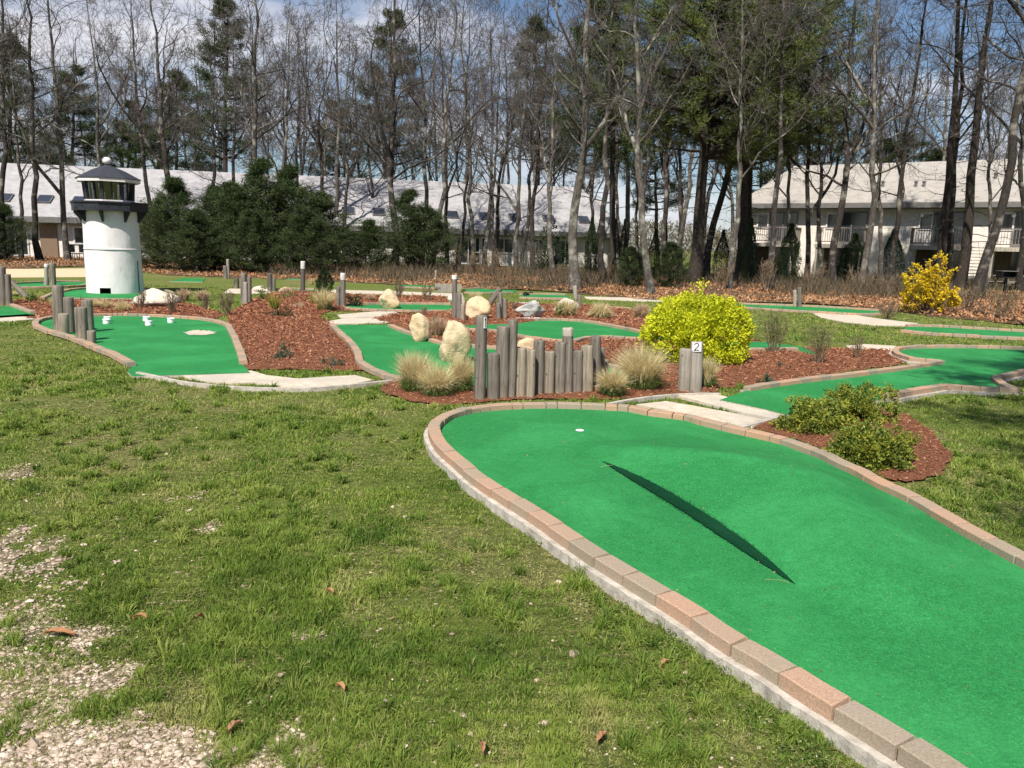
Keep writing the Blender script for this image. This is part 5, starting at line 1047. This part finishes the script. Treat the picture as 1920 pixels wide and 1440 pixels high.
specs = [(101,15.5,.15,2,(.22,.36)),(102,16.5,.14,0,(.3,.5)),(103,14.5,.17,2,(.3,.5)),(104,16,.13,1,(.15,.3)),(105,15,.15,2,(.4,.55)),(106,17,.14,1,(.35,.5)),(107,14.5,.13,0,(.3,.5))]
for i, (sd, H, r0, fk, fz) in enumerate(specs):
    tr, cr = hardwood(sd, H, r0, fk, fz, first=(.2,.34,.26,.3,.3,.38,.3)[i], limbs=(9,13,9,11,9,12,12)[i]); HW.append((tr, cr, r0, H))
def pine(seed, H=17., r0=.2, bare=.35, spread=3.2, needles=30, mat='needle', dead=10, nl=.16, whorls=16, low=.0, dens=6, rise=0.):
    global rng
    rng = np.random.default_rng(seed); K = 12; t_ = np.linspace(0,1,K); P = np.zeros((1,K,3)); P[0,:,2] = t_*H; P[0,:,:2] = np.cumsum(rng.normal(size=(K,2)),0)*.05; P[0,0,:2] = 0; R = (r0*(1.02-.92*t_))[None]; R[0,0] *= 1.25
    tr = MB(); cr = MB(); V, Q = tubes(P, R, 10); tr.add(V, Q, .5)
    n = whorls*5; z = bare+(1-bare)*(np.repeat(np.arange(whorls), 5)+rng.uniform(-.2,.2,n))/whorls*.98; a = rng.uniform(0, 2*PI, n); L = spread*np.clip(np.minimum((1.02-z)/(1-bare)*1.5, 1), .1, 1)*rng.uniform(.5,1.15,n)
    f = z*(K-1); i = np.minimum(f.astype(int), K-2); u = (f-i)[:,None]; B = P[0,i]*(1-u)+P[0,i+1]*u; K1 = 7; s_ = np.linspace(0,1,K1)[None,:,None]
    D = np.stack([np.cos(a), np.sin(a), rng.uniform(-.1,.25,n)+rise], 1); BP = B[:,None]+D[:,None]*s_*L[:,None,None]; BP[:,:,2] += .18*(s_[...,0]**2)*L[:,None]; BP += rng.normal(size=BP.shape)*.04*s_; BR = np.maximum(.012, .022*L[:,None]*(1.1-s_[...,0]))
    V, Q = tubes(BP, BR, 5); tr.add(V, Q, .5)
    if dead:
        zz = np.linspace(.12, bare+.05, dead); a = rng.uniform(0, 2*PI, dead); f = zz*(K-1); i = np.minimum(f.astype(int), K-2); B = P[0,i]*(1-(f-i)[:,None])+P[0,i+1]*(f-i)[:,None]; D = np.stack([np.cos(a), np.sin(a), rng.uniform(-.25,.2,dead)], 1); L = rng.uniform(.8,2.2,dead)
        dP = B[:,None]+D[:,None]*s_*L[:,None,None]+rng.normal(size=(dead,K1,3))*.06*s_; dR = np.full((dead,K1), .018)*(1.2-s_[...,0]); V, Q = tubes(dP, dR, 4); tr.add(V, Q, .5)
        P2, R2 = spawn(dP, dR, 5, .3, 1, 45, .35, .6, 4, .15, .0, .008); V, Q = tubes(P2, R2, 3); tr.add(V, Q, .5)
    P2, R2 = spawn(BP, BR, dens, .25, 1, 42, .34, .5, 4, .1, .06, .006); V, Q = tubes(P2, R2, 3); cr.add(V, Q, .5, 1)
    S_ = np.concatenate([P2[:,k_] for k_ in (1,2,3)]+[BP[:,-1], BP[:,-2]]); DD = np.concatenate([norm(P2[:,-1]-P2[:,0])]*3+[norm(BP[:,-1]-BP[:,0])]*2)
    S_ = np.repeat(S_, needles, 0); DD = np.repeat(DD, needles, 0); q = norm(DD*.7+rng.normal(size=DD.shape)*.75+np.array([0,0,.25])); S_ = S_+rng.normal(size=S_.shape)*nl*.55
    V, Q = cards(S_, q, nl*rng.uniform(.7,1.3,len(S_)), nl*.16, 0); rn = np.clip(np.repeat(rng.random(len(S_)//needles)*.7, needles)+rng.normal(size=len(S_))*.15+.1, 0, 1); cr.add(V, Q, rn, 0)
    return tr, cr
PN = {}
PN['tall'] = (pine(201, 19, .24, .38, 3.6, 18, nl=.24, dead=16, dens=7), .24, 19, 'needle'); PN['tall2'] = (pine(202, 17, .2, .36, 2.9, 18, nl=.24, dead=14, whorls=15, dens=7), .2, 17, 'needle')
PN['big'] = (pine(205, 19, .3, .33, 5.4, 26, nl=.2, dead=34, whorls=26, dens=10), .3, 19, 'needle_bright')
PN['young'] = (pine(203, 5.2, .07, .02, 1.5, 13, nl=.13, dead=0, whorls=19, dens=7, rise=.45), .07, 5.2, 'needle'); PN['young2'] = (pine(204, 4.4, .06, .02, 1.4, 13, nl=.13, dead=0, whorls=17, dens=7, rise=.4), .06, 4.4, 'needle')
def arbor(seed, H=3., W=.62, n=7000, leaf=.07, mat='cedar'):
    global rng
    rng = np.random.default_rng(seed); t_ = rng.random(n)**.8; a = rng.uniform(0, 2*PI, n); prof = np.sin(np.clip(t_*1.02+.08,0,1)*PI*.93)**.75*(1-t_)**.35+.03; rr = W*prof*(.62+.38*rng.random(n)**.4)*(1+.5*(vnoise(a*2.2, t_*7, 1, seed)-.5)); P = np.stack([rr*np.cos(a), rr*np.sin(a), t_*H], 1)
    D = norm(np.stack([np.cos(a)*.5, np.sin(a)*.5, .9+0*a], 1)+rng.normal(size=(n,3))*.35); V, Q = cards(P, D, leaf*rng.uniform(.6,1.3,n), leaf*.45); cr = MB(); cr.add(V, Q, np.clip(.55*vnoise(a*3, t_*14, 1, seed+1)+.45*rng.random(n), 0, 1)); tr = MB(); tr.tube([(0,0,-.05),(0,0,H*.8)], [.05,.02], 6); return tr, cr
AR = [arbor(301), arbor(302, 2.6, .7), arbor(303, 3.3, .55)]
PN['bare'] = (pine(206, 19, .22, .70, 3.2, 14, nl=.24, dead=34, whorls=9), .22, 19, 'needle')
protos = {}
def tree(key, parts, mats, loc, label, cat, group, lean=0., fwd=0., spin=0., sx=1., sz=1., name='bare_tree', parts_names=('trunk','crown')):
    kk = (key, tuple(mats))
    if kk not in protos:
        root = empty(name, loc, label, cat, group); tr, cr = parts; tm = [M[mats[0]]]; a = tr.build('trunk', tm, root, smooth=True); b = cr.build('crown', [M[x] for x in mats[1:]], root); protos[kk] = root
    else: root = dup(protos[kk], loc, label, group); root.name = name
    root.rotation_mode = 'QUATERNION'; root.rotation_quaternion = Quaternion((0,1,0), lean) @ Quaternion((1,0,0), fwd) @ Quaternion((0,0,1), spin); root.scale = (sx, sx, sz); return root
TG = 'bare hardwood trees along the near tree line'; tri = np.random.default_rng(77)
def hw(px, py, wpx, tpx, v, label, bark='bark', Y=None, group=TG, tall=1.):
    b = G(px, py) if Y is None else Vector((AT(px, py, Y).x, Y, 0)); b.z = -.03; k = mpp(b); r = wpx*k/2; t = AT(tpx, 0, b.y); ln = math.atan2(t.x-b.x, t.z); tr, cr, r0, H = HW[v]
    s = min(max(r/r0, .62), 1.7); tree(('hw', v), (tr, cr), (bark, 'twig', 'bud'), b, label, 'tree', group, ln, tri.normal()*.03, tri.uniform(0, 2*PI), s*.5+.5*min(max(s,.9),1.1), (1+.25*(s-1))*tall)
for a in [(75,489,13,62,1,'bare tree left of the lighthouse, left of two close dark trunks'),(128,489,14,112,3,'bare tree just left of the lighthouse with lichen on its trunk','bark_pale'),(216,478,9,165,4,'pale leaning tree rising behind the lighthouse roof','bark_pale',45),
          (322,495,16,300,2,'thick forked tree between the lighthouse and the young pines','bark'),(300,490,10,240,5,'thin leaning tree right of the lighthouse','bark'),(480,503,12,470,1,'straight tree in front of the dense young pines'),(526,500,9,545,6,'thin pale tree before the young pines','bark_pale'),
          (600,492,11,560,4,'leaning tree behind the right flank of the young pines','bark'),(617,492,12,625,5,'upright tree behind the right flank of the young pines','bark_pale'),(650,494,8,668,6,'slender tree behind the young pines over the grey roof','bark'),
          (738,508,17,735,0,'dark tree forking low in front of the left half of the grey roof','bark'),(790,506,10,775,5,'thin tree right of the low-forking dark tree'),(808,509,11,832,1,'lichen covered tree beside the thin one','bark_pale'),(838,500,9,850,3,'tree before the left end of the skylight row'),
          (860,498,7,905,6,'very thin tree left of the skylight pair'),(884,503,9,880,1,'first of the straight trees before the skylights','bark_pale'),(908,503,10,912,5,'second straight tree before the skylights','bark_pale'),(924,511,6,940,6,'thinnest sapling before the skylights'),(932,500,9,985,4,'curved tree leaning right before the skylights'),
          (968,505,10,960,3,'pale tree left of the grey twig bush','bark_pale'),(978,506,8,1010,6,'slim tree rising from the grey twig bush'),(1000,508,10,1035,5,'dark tree leaning right behind the twig bush','bark_dark'),(1038,516,10,1050,2,'mossy tree right of the twig bush','bark_pale'),
          (1080,545,19,1083,2,'large pale tree with a flared foot in the middle of the photo','bark_pale'),(1131,527,13,1150,1,'brown straight tree right of the large pale one'),(1222,553,13,1205,2,'pale tree with a high fork standing on the lawn edge','bark_pale'),
          (1197,510,7,1190,6,'thin tree against the blue gap','bark'),(1246,512,8,1240,5,'tree left in the gap between the houses','bark'),(1275,512,10,1262,3,'tree close to the great dark pine','bark'),(1368,545,11,1392,6,'pale slender tree leaning right beside the twin dark pines','bark_pale'),
          (1446,546,12,1466,5,'straight tree at the left end of the balconies'),(1490,520,8,1478,6,'pale twisted tree before the first balcony','bark_pale',39),(1513,522,10,1520,3,'tree before the gap after the first balcony','bark',39),(1540,528,9,1552,6,'leaning slim tree before the second balcony','bark',38),
          (1562,541,15,1600,0,'stout forked tree before the second balcony','bark'),(1612,546,13,1650,4,'tree with pale scarred foot right of the stout forked one','bark_pale'),(1652,535,9,1648,6,'light straight tree before the cream wall','bark_pale'),(1668,538,11,1715,3,'dark tree forking behind the cream wall trees'),
          (1830,556,22,1905,5,'thick brown tree leaning right beside the yellow flowering shrub','bark'),(1786,540,15,1818,1,'straight tree behind the yellow flowering shrub','bark'),(1848,548,7,1852,6,'thin tree right of the thick brown one','bark_pale'),
          (1915,530,12,1935,4,'tree cut by the right edge of the photo','bark',36),(8,489,13,2,5,'tree at the left edge of the photo','bark'),(40,486,8,20,6,'slender tree between the left edge and the two dark trunks','bark'),(700,492,9,690,6,'thin tree left of the low-forking dark one','bark'),(400,490,10,392,1,'tree rising from the middle of the young pines','bark'),(445,492,9,430,4,'crooked tree rising from the young pines','bark'),
          (560,490,9,520,3,'left-leaning tree on the right of the young pines','bark'),(1105,505,8,1120,6,'thin tree behind the large pale one','bark'),(1170,505,8,1165,4,'tree behind the pointed evergreens','bark')]:
    hw(*a[:6], *(a[6:7] or ('bark',)), Y=a[7] if len(a) > 7 else None)
# trees farther back and behind the houses, which nothing tells apart
k = 0
for i in range(66):
    px = -80+i*31.5+tri.uniform(-13, 13); beh = True; Y = tri.uniform(66, 88) if beh else tri.uniform(38, 46)
    if 1150 < px < 1420: Y = tri.uniform(40, 75)
    b = Vector((AT(px, 450, Y).x, Y, -.03)); v = int(tri.integers(0, 7)); s = tri.uniform(1.2, 1.5)
    tree(('hw', v), HW[v][:2], (('bark','bark_pale','bark')[i % 3], 'twig', 'bud'), b, 'bare tree in the far woods behind the front row', 'tree', 'bare trees of the far woods', tri.normal()*.05, tri.normal()*.03, tri.uniform(0, 2*PI), s*.9, s)
PG = 'tall pines rising above the bare trees'
def pn(key, px, py, wpx, tpx, label, Y=None, sz=1., mats=None, group=PG, name='pine_tree', cat='pine', sx=None):
    b = G(px, py) if Y is None else Vector((AT(px, py, Y).x, Y, 0)); b.z = -.04; kk = mpp(b); prt, r0, H, nm = PN[key]; s = sx or min(max(wpx*kk/2/r0, .7), 1.35); t = AT(tpx, 0, b.y); ln = math.atan2(t.x-b.x, t.z) if key in ('tall','tall2','big','bare') else 0
    tree(('pn', key), prt, ('bark_dark', mats or nm, 'twig'), b, label, cat, group, ln, 0, tri.uniform(0, 2*PI), s, sz, name)
pn('big', 1300, 532, 32, 1322, 'great dark pine with bright green boughs at the top, right of centre', sx=1.0, sz=.92)
pn('big', 1388, 530, 20, 1385, 'dark pine trunk left of the right-hand house, first of two', sx=.95); pn('tall2', 1404, 528, 17, 1408, 'dark pine trunk touching the first, nearest the right-hand house', sx=.95, mats='needle_bright')
pn('bare', 1762, 520, 16, 1802, 'dark pine leaning right before the third balcony', Y=38); pn('bare', 1800, 530, 19, 1856, 'dark leaning pine right of the other one by the third balcony', Y=36)
for px, Y, key, sz, lab in ((418,72,'tall',1.2,'dense dark pine crown left of the sky gap'),(330,74,'tall2',1.0,'pine crown above the lighthouse roof, right of it'),(135,73,'tall2',1.0,'pine crown left above the lighthouse'),(15,70,'tall',1.0,'pine at the far upper left'),(255,76,'tall2',.85,'small pine crown behind the lighthouse'),(738,74,'tall',1.2,'dark pine crown behind the low-forking tree'),
                            (1010,75,'tall',1.2,'pine crown left of centre top'),(1150,40,'tall2',1.,'pine crown right of the large pale tree'),(1085,78,'tall',1.2,'pine crown behind the large pale tree'),(640,78,'tall2',.9,'distant pine over the roof left'),(1560,72,'tall',.75,'green pine over the ridge of the right house'),(1660,70,'tall2',.7,'pine over the middle of the right ridge'),(1700,73,'tall',.68,'green pine right over the ridge'),(1760,70,'tall2',.66,'low pine over the right ridge beside the leaning trunks'),(1235,60,'tall2',.75,'pine in the gap between the houses'),(1430,62,'tall2',.9,'pine behind the left gable of the right house')):
    pn(key, px, 470, 18, px+tri.normal()*8, lab, Y, sz, sx=1.25 if Y > 68 else .9)
root = dup(protos[('pn','tall'), ('bark_dark','needle','twig')], Vector((4.7,-.6,-.03)), 'pine behind the photographer that shades the right-hand lawn', None); root.name = 'pine_tree'; root.rotation_mode = 'QUATERNION'; root.rotation_quaternion = Quaternion((0,0,1), 1.); root.scale = (1,1,1)
YG = 'young bushy pines under the trees'
for px, py, Y, key, s, lab in ((300,495,39.0,'young2',.8,'young pine nearest the lighthouse'),(345,500,37.5,'young',.95,'young pine second from the lighthouse'),(400,498,39.0,'young',.9,'young pine with a straight trunk before it'),(448,500,38.2,'young2',1.1,'young pine left of the tallest one'),(500,500,39.0,'young',1.18,'tallest bushy young pine in the left group'),(555,500,40.5,'young',1.15,'broad young pine in the left group'),(608,500,40.5,'young2',1.05,'rightmost young pine of the left group'),(575,500,36.8,'young2',.8,'low young pine at the front of the left group'),(375,498,36.0,'young2',.75,'low young pine at the front left of the group'),(470,498,36.0,'young2',.75,'low front young pine in the middle of the group'),
                              (690,500,42.0,'young2',.72,'small dark pine before the grey wall'),(765,500,42.0,'young',.95,'young pine behind the low-forking tree'),(805,500,42.0,'young2',.9,'young pine right of the low-forking tree'),(15,490,45.0,'young2',.85,'young pine at the left edge'),(650,505,46.5,'young2',.62,'small pine under the grey roof edge'),
                              (1255,508,32,'young2',.62,'feathery low evergreen left of the great pine'),(1180,505,32,'young2',.55,'feathery low evergreen below the pointed trees')):
    pn(key, px, py, 6, px, lab, Y, s*(.9 if Y > 33 else .72), sx=s*(1.35 if Y > 33 else .9), group=YG)
AG = 'pointed arborvitae evergreens'
def ar(v, x0, x1, yt, yb, label, Y):
    b = Vector((AT((x0+x1)/2, yb, Y).x, Y, 0)); kk = mpp(b); tr, cr = AR[v]; H0 = (3.,2.6,3.3)[v]; W0 = (.62,.7,.55)[v]; zt = AT((x0+x1)/2, yt, Y).z
    tree(('ar', v), (tr, cr), ('bark', 'cedar'), b, label, 'evergreen', AG, 0, 0, tri.uniform(0, 6), (x1-x0)*kk/2/W0, zt/H0, 'arborvitae')
for a in [(0,1092,1122,408,508,'pointed evergreen with twin tips right of the large pale tree',46),(2,1112,1130,412,508,'second tip of the twin pointed evergreen',46),(1,1140,1163,412,505,'pointed evergreen right of the brown straight tree',46),(2,1158,1176,412,505,'narrow evergreen touching its left neighbour before the roof end',46),(0,1212,1240,430,505,'dark pointed evergreen behind the pale high-forked tree',46),
          (1,1335,1368,432,508,'dark evergreen left of the twin pines',42),(0,1382,1418,410,530,'pointed evergreen at the left corner of the right house',38),(0,1452,1500,420,528,'large evergreen before the first balcony',38),(1,1568,1622,438,532,'broad evergreen before the second balcony',40),(2,1644,1692,430,522,'evergreen before the cream wall',42),(1,670,700,415,492,'dark pointed evergreen before the grey wall on the left',46)]:
    ar(*a)
leafy('rhododendron', 1000, 1068, 420, 515, 'cedar', 'large dark broadleaf bush left of the big pale tree', 'bush', 3800, .14, .8, .3, 'dark bushes under the trees', fill=.4, jit=.25, zb=0)
# small spruce
b = G(609,552,.03); kk = mpp(b); tr, cr = arbor(310, 50*kk, 15*kk*1.15, 2600, .055); root = empty('small_spruce', b, 'small conical spruce between two white-topped posts', 'spruce'); tr.build('trunk', M['bark'], root); cr.build('crown', M['cedar'], root)
# forsythia
twiggy(1688,1822,464,592,'yellow flowering shrub with wild arching branches', 46, 9000, 'twig', 'forsythia', None, 'shrub', 'flowering_shrub', .007, 0, .07, (7,4))
# grey twig bush and brush
twiggy(955,1030,452,520,'wide grey leafless bush before the long house',26,0,'bark_pale','bud_tan','leafless brush under the trees','brush','brush',.012,0,.02,(6,5))
BR = 'leafless brush under the trees'
for i,(x0,x1,yt,yb,lab) in enumerate(((836,872,452,512,'brown brush below the first skylights'),(866,902,462,516,'brush left of the thinnest sapling'),(900,950,455,520,'brush around the straight trees'),(740,800,462,508,'brush at the foot of the low-forking tree'),(1120,1180,480,528,'low brush right of the brown straight tree'),(1230,1290,485,540,'dark brush at the foot of the great pine'),(1420,1460,470,548,'reddish brush left of the first balcony'),(1490,1560,480,548,'brush below the first balcony'),(1580,1660,490,552,'brush below the second balcony'),
                                     (1640,1700,500,556,'brush left of the yellow flowering shrub'),(1790,1850,520,590,'brush right of the yellow flowering shrub'),(1850,1925,535,600,'brush at the right edge below the grill'),(280,340,470,505,'brush right of the lighthouse'),(380,450,465,506,'brush under the young pines'),(620,690,470,508,'brush right of the young pines'),(1330,1380,480,546,'brush between the great pine and the twin pines'),(1640,1700,560,600,'straw coloured brush left below the yellow flowering shrub'),(1040,1070,490,524,'brush left of the big pale tree foot'))):
    twiggy(x0,x1,yt+(yb-yt)*.2,yb,lab,20,160 if i % 2 else 60,'brushwood','bud_tan',BR,'brush','brush',.009,0,.05,(5,4))
# fallen limbs
for i,(a_,b_,lab) in enumerate((((1050,545),(1105,553),'fallen crooked limb at the foot of the large pale tree'),((1830,590),(1925,612),'dark fallen log at the right edge'),((1700,560),(1800,572),'fallen branch in the brown leaves by the yellow shrub'),((985,556),(1000,552),'short dark stick near the far green'))):
    p, q = G(*a_), G(*b_); n_ = 7; P = [tuple(p+(q-p)*t+Vector((0,0,.06))+Vector(rng.normal(size=3)*.03)-p) for t in np.linspace(0,1,n_)]; m = MB(); m.tube(P, list(np.linspace(.06,.025,n_)), 6); tag(m.build('fallen_branch', M['bark_dark'], None, p), lab, 'branch', 'fallen limbs on the ground')
print('objects', len(bpy.data.objects), 'polys', sum(len(x.polygons) for x in bpy.data.meshes))
